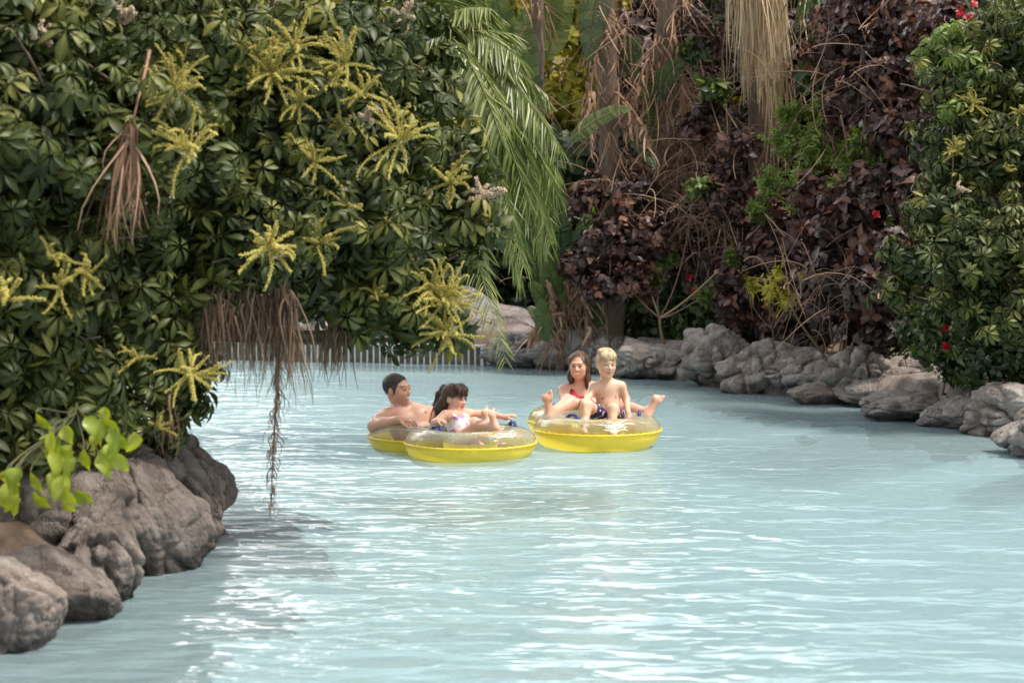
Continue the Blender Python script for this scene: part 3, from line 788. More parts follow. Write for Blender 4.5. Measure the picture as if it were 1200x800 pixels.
# ------------------------------------------------------------------ left bank: umbrella trees
GU = "umbrella trees with yellow flower sprays"
def umbrella_tree(label, base, blobs, flowers, dens=128, scale=(.45, 1.08), cream=(), tint=(.15, .7)):
    base = np.asarray(base, float); base[2] = max(float(ground_z(base[:1], base[1:2])[0]), 0.0)
    t = thing("umbrella_tree", label, "tree", base, GU)
    B = blobsP(blobs)
    limbs(base, B, M['bark'], t, .06)
    foliage("crown", B, WHORLS, M['umb'], t, dens, scale, depth=.5, up=.5, tint=tint, jag=.40, hot=.09)
    foliage("inner_leaves", [(c, r * .62) for c, r in B], WHORLS, M['umb'], t, 70, (1.0, 1.4), depth=.6, up=.2, tint=(0, .35), jag=.1, hot=0)  # darker tint puts the shade inside the crown into the leaf colour
    for x, y, Y, L, n, th, tn in flowers:
        spray(t, P(x, y, Y), np.array([rng.uniform(-.3, .4), -.75, rng.uniform(.2, .7)]), int(n * 1.7), L, tint=tn, thick=th * .75)
    for x, y, Y, L, n in cream:
        spray(t, P(x, y, Y), np.array([rng.uniform(-.2, .5), -.7, rng.uniform(.3, .8)]), n, L, tint=(.3, 1), mat='cream', thick=1.05)
    return t
umbrella_tree("big dark umbrella tree leaning over the boulders, nearest the camera", (-2.6, 9.6, .5),
    [(30, 40, 9.05, 0.45), (130, 60, 9.35, 0.45), (40, 160, 8.75, 0.49), (150, 170, 9.05, 0.41), (40, 290, 9.05, 0.42), (150, 300, 9.70, 0.40), (60, 400, 9.05, 0.34),
     (165, 400, 9.60, 0.32), (30, 500, 8.85, 0.27), (120, 480, 9.40, 0.26), (205, 455, 9.70, 0.17), (190, 505, 9.80, 0.13), (-60, 350, 8.80, 0.50), (-70, 150, 8.85, 0.54), (220, 40, 9.65, 0.43), (225, 300, 10.20, 0.36), (-40, 470, 9.05, 0.35)],
    [(205, 110, 8.85, .17, 11, 1.0, (.15, .7)), (222, 178, 8.7, .17, 10, 1.0, (.4, 1)), (222, 440, 8.85, .14, 10, .9, (.5, 1)), (70, 335, 8.35, .10, 6, .9, (.2, .7)), (100, 322, 8.5, .10, 6, .9, (.1, .6)),
     (185, 500, 9.0, .08, 5, .8, (.1, .6)), (8, 352, 8.3, .12, 7, 1.2, (.5, 1)), (160, 420, 8.75, .08, 5, .8, (0, .4)), (60, 300, 8.35, .09, 5, .8, (0, .5)), (215, 85, 9.2, .12, 8, .9, (.2, .7))],
    cream=[(52, 45, 8.7, .07, 6), (140, 28, 8.9, .13, 9)])
umbrella_tree("flowering umbrella tree reaching out over the water with the largest yellow sprays", (-2.9, 11.6, .5),
    [(300, 60, 10.1, .42), (395, 60, 10.4, .42), (320, 150, 10.0, .40), (420, 165, 10.4, .40), (330, 250, 9.8, .36), (430, 260, 10.2, .36), (290, 300, 9.7, .28), (495, 190, 10.6, .28),
     (505, 262, 10.5, .26), (545, 258, 10.5, .15), (445, 330, 10.3, .25), (400, 335, 10.3, .19), (478, 372, 10.4, .20), (425, 375, 10.4, .12), (500, 115, 10.8, .24), (455, 60, 10.9, .3), (350, 330, 9.9, .15), (262, 210, 9.8, .34), (500, 320, 10.5, .2), (566, 212, 10.5, .08), (577, 268, 10.5, .08), (545, 160, 10.7, .11), (540, 300, 10.5, .10), (482, 393, 10.4, .07), (530, 383, 10.3, .07), (372, 350, 10.0, .07), (520, 70, 10.9, .1), (505, 20, 11, .12)],
    [(320, 88, 9.55, .21, 14, 1.0, (.4, .9)), (345, 60, 9.6, .20, 12, 1.0, (.35, .9)), (300, 70, 9.55, .18, 11, 1.0, (.3, .8)), (405, 75, 9.85, .20, 13, 1.0, (.35, .9)), (425, 110, 9.9, .15, 9, 1.0, (.3, .8)), (390, 100, 9.8, .16, 9, 1., (.3, .8)),
     (314, 292, 9.3, .16, 10, 1.15, (.6, 1)), (372, 285, 9.6, .16, 11, 1.0, (.3, .8)), (468, 165, 9.95, .22, 13, 1.0, (.45, .95)), (300, 100, 9.6, .12, 8, .9, (.2, .7)), (350, 120, 9.6, .12, 8, .9, (.3, .7)),
     (522, 355, 10.05, .20, 18, .95, (.35, .85)), (522, 392, 10.05, .17, 16, .95, (.35, .85)), (505, 340, 10.05, .15, 10, .9, (.3, .8)), (528, 215, 10.2, .14, 9, 1.0, (.25, .7)), (400, 150, 9.9, .10, 7, .9, (.2, .6)), (440, 345, 10.0, .08, 5, .8, (.1, .5)), (368, 190, 9.6, .11, 7, .9, (.1, .6)), (405, 245, 9.8, .10, 6, .9, (.1, .6))],
    cream=[(568, 232, 10.2, .10, 7), (470, 25, 10.4, .10, 6), (430, 140, 9.9, .08, 5)])

# lime green vine leaves low on the left
b0 = P(90, 560, 8.6)
t = thing("lime_leaf_plant", "bright lime green broad leaved plant hanging at the lower left over the boulders", "plant", b0)
pts = [(62, 515), (100, 500), (128, 518), (88, 548), (115, 545), (70, 570), (20, 560), (22, 590), (60, 540), (135, 530), (10, 575), (78, 580)]
pts += [(x + random.uniform(-20, 20), y + random.uniform(-20, 16)) for x, y in pts] + [(x + random.uniform(-20, 20), y + random.uniform(-12, 20)) for x, y in pts] + [(x + random.uniform(-24, 24), y + random.uniform(-24, 24)) for x, y in pts]
for k, (x, y) in enumerate(pts):
    mb = Mesh(); p = P(x, y - 12, 7.85 + .01 * k)
    V, Q, D = leaf(random.uniform(.075, .135), random.uniform(.04, .07), 8, random.uniform(.2, .7), random.uniform(.2, .7), 'ovate', wave=.008)
    yv = norm(np.array([random.uniform(-.8, .8), random.uniform(-.8, .2), -1])); xv = norm(np.cross(yv, [random.uniform(-.6, .6), -1, random.uniform(-.2, .6)])); zv = np.cross(xv, yv)
    mb.add((V @ np.stack([xv, yv, zv], -1).T) + p, Q=Q, tint=np.clip(random.uniform(.0, .9) + D * 1.6, 0, 1)); mb.build("leaf", M['lime'], t)
mb = Mesh()
for x, y in pts[::2]:
    tube(mb, bez(P(90, 470, 8.75), P(90, 500, 8.5), P(x, y - 30, 8.0), P(x, y - 12, 7.95), 9), .003, 5)
mb.build("stem", M['greenstem'], t)

# ------------------------------------------------------------------ dry fronds caught in the left trees
GD = "dry palm fronds hanging from the left trees"
def dry(label, top, L, n, mat, spread=(.02, .02, .045), wdt=.014, wild=.14, flare=(0, 0, 0), stalk=None):
    top = np.asarray(top, float)
    t = thing("dry_frond", label, "dead frond", top if top.ndim == 1 else top[0], GD)
    mb = Mesh(); strips(mb, top, spread, L, n, wdt, (0.05, .95), wild, 7, flare=flare); mb.build("leaflets", M[mat], t)
    if stalk is None and top.ndim == 2:
        a_, b_ = top; stalk = bez(a_ + (a_ - b_) * .25 + (0, .15, .12), a_ + (0, 0, .03), b_ + (0, 0, .02), b_ + (b_ - a_) * .2 + (0, 0, -.04), 10)
    if stalk is not None:
        mb = Mesh(); tube(mb, stalk, np.linspace(.009, .003, len(stalk)), 6, .5); mb.build("stalk", M[mat], t)
    return t
dry("russet dead fan leaf hanging among dark leaves at the upper left", P(152, 150, 8.55), .52, 60, 'drypink', (.010, .01, .025), .018, .17, (-.08, 0, 0), bez(P(175, 60, 8.9), P(170, 90, 8.7), P(160, 120, 8.6), P(152, 160, 8.55)))
dry("dry brown curtain of thin leaflets at the left of the hanging row", [P(240, 358, 9.5), P(268, 352, 9.5)], .36, 80, 'dry', (.02, .02, .045), .009, .12)
dry("wide dry greyish curtain of leaflets in the middle of the hanging row", [P(268, 350, 9.55), P(318, 350, 9.6)], .42, 150, 'dry', (.02, .02, .045), .009, .12)
dry("dense dark dry frond at the right of the hanging row", [P(318, 345, 9.6), P(345, 352, 9.6)], .46, 110, 'dry', (.02, .02, .045), .011, .13, (.06, 0, 0))
p0 = P(325, 380, 9.65); p1 = P(318, 590, 9.65)
t = thing("dry_frond", "long single dry frond tip dangling down to the water", "dead frond", p0, GD)
mb = Mesh(); st_ = bez(p0, P(328, 440, 9.65), P(320, 500, 9.65), p1, 24); tube(mb, st_, np.linspace(.009, .002, 24), 6, .4); mb.build("stalk", M['dry'], t)
mb = Mesh()
for k in range(24): strips(mb, st_[k], .003, .17 * (1 - .5 * k / 24), 9, .007, (.05, .8), .22, 5)
mb.build("leaflets", M['dry'], t)
dry("short dark dry frond hanging before the white fence", [P(386, 378, 10.3), P(400, 380, 10.3)], .30, 46, 'dry', (.02, .02, .045), .014, .12, (-.07, 0, 0))
dry("thin pale wisp of dry leaflets hanging over the rock wall", [P(362, 350, 10.2), P(378, 352, 10.2)], .22, 30, 'dry', (.02, .02, .045), .007, .12, (-.05, 0, 0))
dry("small dry wisp hanging behind the lowest yellow spray", [P(195, 490, 9.25), P(202, 490, 9.25)], .18, 26, 'dry', (.02, .02, .045), .008, .1)
dry("dangling dry leaflets dipping at the far left of the hanging row", [P(226, 380, 9.9), P(262, 372, 9.9)], .30, 44, 'dry', (.02, .02, .045), .008, .12)

# ------------------------------------------------------------------ green feather palm behind the flowering tree
pb = np.array([-1.35, 14.6, .2])
pb[2] = float(ground_z(pb[:1], pb[1:2])[0]) if sdist(pb[:1], pb[1:2])[0] > 0 else -.4
pb = np.array([-2.6, 15.6, .3])
heart = P(455, 60, 14.6)
palm = thing("feather_palm", "green feather palm whose fronds arch out from behind the flowering tree", "palm", pb)
mb = Mesh(); tube(mb, bez(pb, pb + (0, 0, .9), heart - np.array([.1, 0, .9]), heart, 14), np.linspace(.13, .09, 14), 10); mb.build("trunk", M['bark'], palm)
for (tx, ty, tY, sg, ll, ba) in [(655, 205, 14.0, .30, .46, 0), (648, 250, 13.7, .34, .5, 0), (645, 285, 13.4, .36, .5, 0), (615, 310, 13.3, .38, .5, 0), (560, 300, 13.2, .42, .5, 0), (610, 300, 14.0, .42, .5, .1),
        (640, 110, 14.4, .2, .45, 0), (600, 40, 14.9, .14, .42, .1), (560, -20, 14.6, .1, .4, 0), (520, -60, 14.0, .08, .4, 0), (620, 170, 15.4, .25, .45, .1), (570, 210, 13.0, .33, .45, 0), (590, 90, 13.9, .2, .42, 0),
        (400, -80, 14.4, .1, .4, 0), (330, 10, 14.8, .2, .4, 0), (330, 120, 15.2, .25, .4, 0), (620, 240, 13.2, .36, .5, 0), (545, 130, 13.3, .25, .42, 0), (530, 30, 13.8, .15, .42, .05), (625, 200, 13.5, .3, .48, .05), (600, 150, 13.2, .28, .46, .1), (635, 290, 13.7, .36, .5, .05), (640, 150, 13.8, .22, .46, .05), (560, 250, 13.6, .36, .48, .05), (650, 160, 14.6, .24, .44, .1), (575, 10, 13.9, .16, .42, .15), (648, 270, 14.2, .33, .48, .1), (660, 180, 13.3, .24, .46, .1), (600, 260, 13.1, .34, .48, .1), (630, 220, 14.6, .28, .46, .0), (570, 320, 13.9, .38, .48, .1), (610, 330, 14.3, .38, .48, .05), (590, 170, 13.0, .26, .44, .15), (610, 70, 13.6, .2, .44, .1), (655, 230, 13.6, .3, .5, .05)]:
    mb = Mesh(); frond(mb, heart + rng.normal(size=3) * .05, P(tx, ty, tY), sg, ll * 1.0, .03, 90, .58, (.15 + ba, .75 + ba)); mb.build("frond", M['palm'], palm)
# the low frond tip in front of the rock wall
mb = Mesh(); frond(mb, heart, P(593, 425, 12.9), .12, .32, .02, 34, .35, (.35, .95), .009, start=.68); mb.build("frond", M['palm'], palm)

# ------------------------------------------------------------------ far bank shrubs
def shrub(name, label, cat, blobs, tpls, mat, dens, scale=(.8, 1.2), group=None, up=.3, tint=(.15, .8), stem='twig', twigs=7, r0=.022, depth=.5, jag=.25, hot=.04, base=None):
    B = blobsP(blobs); c = np.mean([b[0] for b in B], axis=0)
    if base is None: base = c.copy()
    base = np.array([base[0], base[1], float(ground_z(np.array([base[0]]), np.array([base[1]]))[0]) - .03])
    t = thing(name, label, cat, base, group)
    limbs(base, B, M[stem], t, r0, "stems", twigs)
    foliage("foliage", B, tpls, M[mat], t, dens, scale, depth, up, tint, jag, hot)
    return t
GP = "purple leaved shrubs on the far bank"
def purple(label, blobs, dens=58, scale=(.8, 1.2), **kw): return shrub("purple_shrub", label, "shrub", blobs, PURPLE, 'purple', dens * 1.6, scale=(scale[0] * .72, scale[1] * .85), group=GP, **kw)
purple("purple shrub left of the twig tangle, behind the big green paddle leaves", [(688, 235, 21.2, .26), (715, 285, 20.9, .36), (745, 225, 21.0, .30), (678, 310, 20.9, .22), (760, 275, 20.8, .34), (705, 330, 20.8, .26), (745, 325, 20.7, .28), (705, 210, 21.4, .16)], 52, twigs=14)
purple("purple shrub above the dark green bush, mixed with bare brown twigs", [(790, 260, 21.8, .45), (830, 315, 21.3, .4), (800, 210, 22.0, .38), (845, 255, 21.3, .38), (770, 320, 21.9, .36)], 46, twigs=16)
purple("dense purple shrub hanging over the fluted boulder", [(880, 320, 20.0, .38), (920, 300, 19.6, .42), (900, 255, 20.2, .34), (865, 365, 20.0, .28), (935, 350, 19.3, .34), (855, 225, 20.6, .3)], 62)
purple("large leaved glossy purple shrub left of the right hand tree", [(985, 265, 18.4, .40), (1030, 240, 18.0, .42), (1050, 290, 17.6, .36), (985, 320, 18.2, .34), (1030, 340, 17.4, .32), (960, 230, 18.9, .28), (1075, 225, 17.6, .3)], 70, scale=(1.0, 1.45))
purple("tall purple shrub above the fresh green creeper", [(1000, 60, 19.2, .42), (1050, 90, 18.6, .46), (1070, 30, 18.6, .42), (1000, 130, 18.8, .30), (1060, 160, 18.0, .36), (985, 20, 19.5, .3), (1110, 40, 17.6, .36), (1040, -10, 19, .4)], 56)
purple("sparse purple shrub with bare stems in front of the straw skirt", [(835, 60, 21.2, .24), (820, 150, 20.9, .26), (845, 200, 20.7, .22), (865, 170, 20.6, .26), (955, 80, 20.0, .26), (930, 160, 20.0, .18), (810, 30, 21.5, .30), (840, 120, 21.0, .2)], 24, twigs=14)
purple("dark low purple shrub behind the grooved boulder", [(875, 385, 20.1, .22), (920, 385, 19.4, .24), (965, 375, 18.8, .28), (1010, 385, 18.0, .26), (1000, 360, 18.2, .26), (950, 400, 18.9, .16), (1035, 392, 17.5, .22)], 75, tint=(0, .5))
GG = "green shrubs on the far bank"
shrub("green_shrub", "dark green small leaved bush on the far bank above the boy's head", "shrub",
      [(700, 355, 22.3, .36), (740, 350, 22.0, .40), (780, 355, 21.6, .40), (815, 375, 21.2, .32), (840, 360, 21.0, .34), (760, 385, 21.6, .26), (720, 385, 22, .26), (790, 390, 21.2, .22)], GREENS, 'green', 130, (1.0, 1.6), GG, tint=(.1, .8))
shrub("green_shrub", "fresh light green creeper lit among the purple leaves", "shrub",
      [(925, 165, 19.4, .24), (965, 170, 19.0, .28), (1000, 185, 18.6, .26), (945, 205, 19.0, .22), (905, 215, 19.5, .20), (890, 245, 19.6, .16), (985, 215, 18.3, .14), (1010, 165, 18.3, .16), (930, 240, 18.9, .10), (925, 130, 19.6, .18), (960, 130, 19.4, .2), (1040, 190, 18.2, .2)], FRESH, 'fresh', 75, (.9, 1.4), GG, tint=(.1, .9))
shrub("green_shrub", "small bush with red blossoms below the right hand umbrella tree", "shrub",
      [(1075, 380, 16.6, .20), (1110, 375, 16.2, .24), (1090, 405, 16.3, .18), (1140, 400, 15.9, .22), (1115, 415, 16.0, .16)], GREENS, 'green', 170, (.8, 1.2), GG, tint=(.2, .9))
red_bush = bpy.context.scene.objects["green_shrub.002"]
def blossom(parent, p, r=.035, name="red_flower"):
    mb = Mesh()
    for k in range(6):
        V, Q, D = leaf(r, r * .8, 3, .3, .2, 'ovate')
        d = norm(np.array([rng.uniform(-1, 1), -1.0, rng.uniform(-1, 1)])); fr_ = frames(d[None])[0] @ rotz(k) @ rotx(.5)
        mb.add(V @ fr_.T + p, Q=Q, tint=rng.random())
    return mb.build(name, M['red'], parent)
for x, y in [(1107, 383), (1109, 406)]: blossom(red_bush, P(x, y, 15.75), .05)
tp = bpy.context.scene.objects["purple_shrub.004"]
for x, y in [(1125, 15), (1142, 5), (1135, 22)]: blossom(tp, P(x, y, 17.1), .05)
tp = bpy.context.scene.objects["purple_shrub.003"]
for x, y in [(1027, 251)]: blossom(tp, P(x, y, 17.4), .05)
tp = bpy.context.scene.objects["purple_shrub.001"]
for x, y in [(808, 325), (812, 341)]: blossom(tp, P(x, y, 20.7), .05)

shrub("green_shrub", "patch of mid green leaves between the twig tangle and the fluted boulder", "shrub",
      [(740, 300, 20.9, .12), (815, 220, 20.5, .16), (785, 300, 20.8, .16), (860, 300, 19.7, .12), (690, 260, 20.9, .10), (830, 345, 20.4, .16), (760, 330, 20.7, .14)], GREENS, 'fresh', 70, (.9, 1.4), GG, tint=(0, .35))
shrub("green_shrub", "dark green leaves beside the straw skirt of the fan palm", "shrub",
      [(955, 90, 19.9, .18), (835, 105, 20.8, .18), (975, 130, 19.5, .14), (815, 60, 21.2, .16)], BIGL, 'green', 60, (.5, .9), GG, tint=(.3, 1))

# bare twig tangles
GT = "bare brown twig tangles"
def tangle(label, cx, cy, Y, w_, h_, n, rr=.007):
    c = P(cx, cy, Y); base = np.array([c[0], c[1] + .2, float(ground_z(c[:1], c[1:2])[0]) - .03])
    t = thing("bare_shrub", label, "bare shrub", base, GT); mb = Mesh()
    s = F / Y; cen = c
    for k in range(7):
        e = P(cx + rng.uniform(-.5, .5) * w_, cy + rng.uniform(-.5, .3) * h_, Y + rng.uniform(-.3, .3))
        tube(mb, bez(base, base + (0, 0, .6), e - np.array([rng.normal() * .2, 0, .4]), e, 10), np.linspace(.018, .008, 10), 5, rng.random() * .6)
    for k in range(n):
        a = P(cx + rng.normal() * .3 * w_, cy + rng.normal() * .3 * h_, Y + rng.normal() * .3)
        L = rng.uniform(.25, .95); d = norm(rng.normal(size=3) * [1, .6, .8]); cv = rng.normal(size=3) * .055
        b_ = a + d * L + np.array([0, 0, -.12])
        tube(mb, bez(a, a + d * L * .3 + cv + (0, 0, .1), a + d * L * .7 + cv, b_, 8), np.linspace(rr * rng.uniform(.35, .9), .002, 8), 4, rng.random(), caps=False)
    mb.build("twigs", M['twig'], t); return t
tangle("wide tangle of bare brown twigs in the middle of the far bank", 815, 150, 21.6, 110, 170, 360)
tangle("bare twig tangle among purple leaves below the straw skirt", 830, 250, 21.0, 130, 110, 260)
tangle("thin bare twigs crossing above the woman's head", 740, 300, 22.0, 120, 130, 220)
tangle("bare pale stems along the top of the far boulders at the right", 985, 330, 17.8, 150, 90, 80, .008)
tangle("reddish bare twigs in front of the tall purple shrub", 1010, 110, 18.7, 110, 120, 130)

# ------------------------------------------------------------------ fan palm with a straw skirt
b0 = np.array([*P(895, 100, 21.3)[:2], 0]); b0[2] = float(ground_z(b0[:1], b0[1:2])[0])
t = thing("fan_palm", "fan palm wrapped in a long skirt of pale dry straw", "palm", b0)
mb = Mesh(); tube(mb, bez(b0, b0 + (0, 0, 1), b0 + (.05, 0, 3), P(885, -120, 21.4), 12), .17, 10); mb.build("trunk", M['bark'], t)
mb = Mesh()
for k in range(9):
    a = k * .7; strips(mb, P(888 + 17 * math.cos(a), -70 + 20 * (k % 3), 20.95 - .2 * math.sin(a)), (.09, .05, .08), 1.25, 70, .028, (.0, 1), .06, 8, flare=(.04, 0, 0))
strips(mb, P(912, 80, 20.5), (.06, .05, .1), .95, 60, .025, (.0, .7), .09, 8, flare=(.05, 0, 0))
mb.build("dead_skirt", M['straw'], t)
for k, (x, y) in enumerate([(955, -20), (975, 0)]):
    mb = Mesh(); strips(mb, P(x, y - 20, 20.4), (.06, .04, .04), .75, 60, .05, (.1, .7), .24, 6, flare=(.05, 0, 0)); mb.build("leaf", M['palm'], t)

# ------------------------------------------------------------------ giant bird of paradise clump
GS = "giant bird of paradise plants"
def strel(label, px0, top_px, Y, r, leaves, deads, shag=30):
    b0 = np.array([*P(px0, 380, Y)[:2], 0]); b0[2] = float(ground_z(b0[:1], b0[1:2])[0])
    t = thing("bird_of_paradise", label, "tropical plant", b0, GS)
    top = P(*top_px, Y)
    path = bez(b0, b0 * .7 + top * .3, b0 * .35 + top * .65, top, 30)
    mb = Mesh(); tube(mb, path, r * (1 + .10 * np.sin(np.arange(30) * 1.7)), 10); mb.build("trunk", M['bark'], t)
    mb = Mesh()
    for k in range(shag):
        q = path[rng.integers(13, 30)] + np.array([rng.uniform(-r, r) * 2, -r * rng.uniform(.3, 2.2), 0])
        strips(mb, q, .035, rng.uniform(.18, .6), 6, .022, (.0, .95), .5, 7)
    mb.build("dry_foliage", M['drypink'], t)
    for (ax, ay, bx, by, dY, wd, tn, to) in leaves:
        mb = Mesh(); paddle(mb, P(ax, ay, Y + dY), P(bx, by, Y + dY - .15 + rng.uniform(-.3, .2)), wd * .95, tn * .8, min(.75, to + .3), side=norm(np.cross(P(bx, by, Y) - P(ax, ay, Y), np.array([rng.uniform(-.7, .7), -1, rng.uniform(-.2, .6)]))), n=36); mb.build("leaf", M['paddle'], t)
    for (ax, ay, bx, by, dY, wd) in deads:
        a_, b_ = P(ax, ay, Y + dY), P(bx, by, Y + dY - .1); mb = Mesh()
        st = bez(a_, a_ + (0, 0, .1), b_ + (0, 0, .15), b_, 9); tube(mb, st, np.linspace(.016, .004, 9), 5, .6)
        for q in st[2:]: strips(mb, q, .015, wd * 1.3, 5, .05, (.0, .9), .3, 6)
        mb.build("dead_leaf", M['drypink'], t)
    return t
strel("bird of paradise with a slim grey brown trunk above the palm fronds", 636, (628, -40), 21.6, .075,
      [(618, 130, 612, 10, -.1, .34, .75, .05), (600, 70, 575, -15, .3, .34, .55, .2), (640, 70, 668, -15, .5, .4, .95, .3), (590, 120, 640, 95, -.1, .25, .5, .2), (560, 60, 600, 110, .2, .3, .3, .2), (650, 40, 640, -40, .3, .3, .8, .1)],
      [(588, 50, 605, 95, .1, .25)], 14)
strel("bird of paradise with a shaggy orange brown trunk, middle of the three", 722, (708, -50), 21.3, .11,
      [(700, -10, 690, 75, -.3, .38, .25, .35), (735, 40, 742, 100, .1, .3, .3, .2), (668, 165, 742, 128, -.4, .22, .85, .35), (730, 150, 770, 200, 0, .28, .35, .2)],
      [(700, 60, 690, 130, -.2, .2), (720, 110, 760, 165, -.25, .24)], 60)
strel("bird of paradise with a ragged rust coloured trunk, rightmost of the three", 778, (782, -50), 21.5, .115,
      [(765, 120, 800, 70, -.2, .28, .3, .2), (770, 170, 755, 90, -.1, .25, .4, .2)],
      [(785, 20, 800, 110, -.2, .24), (760, 70, 735, 150, -.3, .22)], 70)
strel("low bird of paradise with wide dark leaves beside the rock wall", 655, (665, 330), 21.3, .05,
      [(655, 390, 620, 330, -.2, .26, .35, .1), (660, 385, 632, 290, -.1, .28, .5, .05), (668, 385, 676, 310, .1, .26, .45, .1), (650, 395, 618, 360, -.4, .22, .4, .05), (672, 390, 705, 330, .0, .24, .35, .15), (640, 400, 634, 350, -.5, .2, .6, .05),
       (668, 380, 690, 240, .3, .3, .3, .2), (652, 380, 600, 250, .4, .3, .35, .2), (690, 390, 748, 310, .1, .26, .6, .1), (660, 370, 650, 190, .5, .34, .25, .3)],
      [(662, 370, 622, 395, -.4, .16), (676, 330, 690, 390, -.2, .16), (640, 330, 655, 385, -.3, .15)])

# ------------------------------------------------------------------ right hand umbrella tree
umbrella_tree("dark umbrella tree at the right edge overhanging the far boulders", (4.9, 16.6, .5),
    [(1130, 110, 16.2, .40), (1175, 170, 15.8, .42), (1110, 180, 16.0, .34), (1100, 250, 15.7, .32), (1060, 305, 15.6, .24), (1110, 310, 15.4, .34), (1165, 290, 15.3, .42), (1050, 340, 15.6, .16), (1185, 370, 15.2, .32), (1140, 360, 15.4, .26),
     (1185, 40, 16.2, .4), (1230, 120, 16, .5), (1230, 280, 15.6, .5), (1130, 60, 16.6, .22), (1240, 400, 15.4, .4)],
    [(1120, 178, 15.45, .13, 10, 1.0, (.1, .6)), (1140, 122, 15.7, .13, 9, 1.0, (.1, .5)), (1196, 132, 15.3, .10, 6, 1.0, (.1, .5)), (1180, 200, 15.2, .08, 5, .9, (0, .4))], dens=80, scale=(.7, 1.0), cream=[(1124, 222, 15.3, .06, 4)])
shrub("green_shrub", "fresh pale leaved bush growing into the top of the right hand tree", "shrub",
      [(1120, 50, 16.6, .26), (1140, 85, 15.9, .20), (1095, 70, 16.8, .2), (1165, 60, 16.2, .22), (1115, 130, 15.75, .12)], WHORLS, 'fresh', 80, (.7, 1.0), GG, tint=(0, .5))
shrub("green_shrub", "low dark plants trailing over the corner boulders", "shrub",
      [(1150, 425, 15.6, .20), (1180, 420, 15.4, .22), (1120, 432, 15.9, .14), (1205, 430, 15.3, .2), (1150, 455, 15.35, .10)], GREENS, 'green', 150, (.8, 1.2), GG, tint=(0, .5))

# ------------------------------------------------------------------ behind: a belt of thicket, then sunlit growth
GB = "dark thicket bushes behind the far bank"
lab = ["dark thicket bush behind the slim trunk", "dark thicket bush behind the shaggy trunks", "dark thicket bush behind the twig tangle", "dark thicket bush behind the straw skirt", "dark thicket bush behind the fresh green creeper",
       "dark thicket bush behind the tall purple shrub", "dark thicket bush behind the right hand tree"]
for k, (x, mt, tp_) in enumerate([(610, 'green', BIGL), (700, 'green', BIGL), (790, 'purple', PURPLE), (875, 'green', BIGL), (950, 'purple', PURPLE), (1040, 'purple', PURPLE), (1140, 'green', BIGL)]):
    Y = 25.0 - max(0, x - 700) * .0105
    shrub("thicket_bush", lab[k], "bush", [(x + dx, y, Y + rng.uniform(-.3, .3), .62) for dx in (-35, 35) for y in ((60, 170, 290) if k > 1 else (210, 310))] + [(x, 370, Y, .5), (x, 0, Y + .4, .6)][: (2 if k > 1 else 1)], tp_, mt, 44 if tp_ is PURPLE else 34, (.8, 1.3), GB, tint=(0, .5), depth=.6, twigs=12)
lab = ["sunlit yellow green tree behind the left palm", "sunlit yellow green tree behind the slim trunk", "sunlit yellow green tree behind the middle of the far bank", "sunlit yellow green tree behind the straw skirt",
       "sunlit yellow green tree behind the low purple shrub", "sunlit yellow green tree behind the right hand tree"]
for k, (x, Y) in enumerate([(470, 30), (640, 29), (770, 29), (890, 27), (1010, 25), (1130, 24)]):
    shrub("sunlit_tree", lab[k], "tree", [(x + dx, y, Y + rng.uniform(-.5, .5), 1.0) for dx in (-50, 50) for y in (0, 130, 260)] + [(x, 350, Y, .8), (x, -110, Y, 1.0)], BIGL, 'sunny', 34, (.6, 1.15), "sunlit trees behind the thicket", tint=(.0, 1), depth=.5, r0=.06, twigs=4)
shrub("sun_gap_leaves", "added yellow green leaves standing in for sunlit gaps in the low dark purple shrub", "shrub", [(905, 340, 19.15, .13), (922, 350, 19.0, .10), (885, 332, 19.5, .09), (948, 318, 18.7, .08), (912, 322, 19.0, .07)], FRESH, 'sunny', 120, (1.0, 1.6), None, tint=(.4, 1), twigs=3, r0=.01)  # small added plant, its bright colour stands in for sunlit gaps
# reeds on top of the pale wall
b0 = W(430, 420, 0) + np.array([0, 2.6, .75])
t = thing("dry_grass", "strip of dry tan reeds on top of the pale rock wall", "grass clump", b0)
mb = Mesh()
for k in range(700):
    p = b0 + np.array([rng.uniform(-3.0, 2.3), rng.uniform(-.2, .6), -.2]); e = p + np.array([rng.normal() * .12, rng.normal() * .1, rng.uniform(.3, .7)])
    strips(mb, e, .001, e[2] - p[2], 1, .02, (.1, .9), .15, 4)
mb.build("blades", M['straw'], t)
shrub("thicket_bush", "dark thicket bush above the pale rock wall", "bush", [(x, y, 26 + rng.uniform(-.4, .4), .8) for x in (350, 430, 510, 570) for y in (250, 320)], BIGL, 'green', 18, (1.1, 1.7), GB, tint=(0, .6), depth=.6)
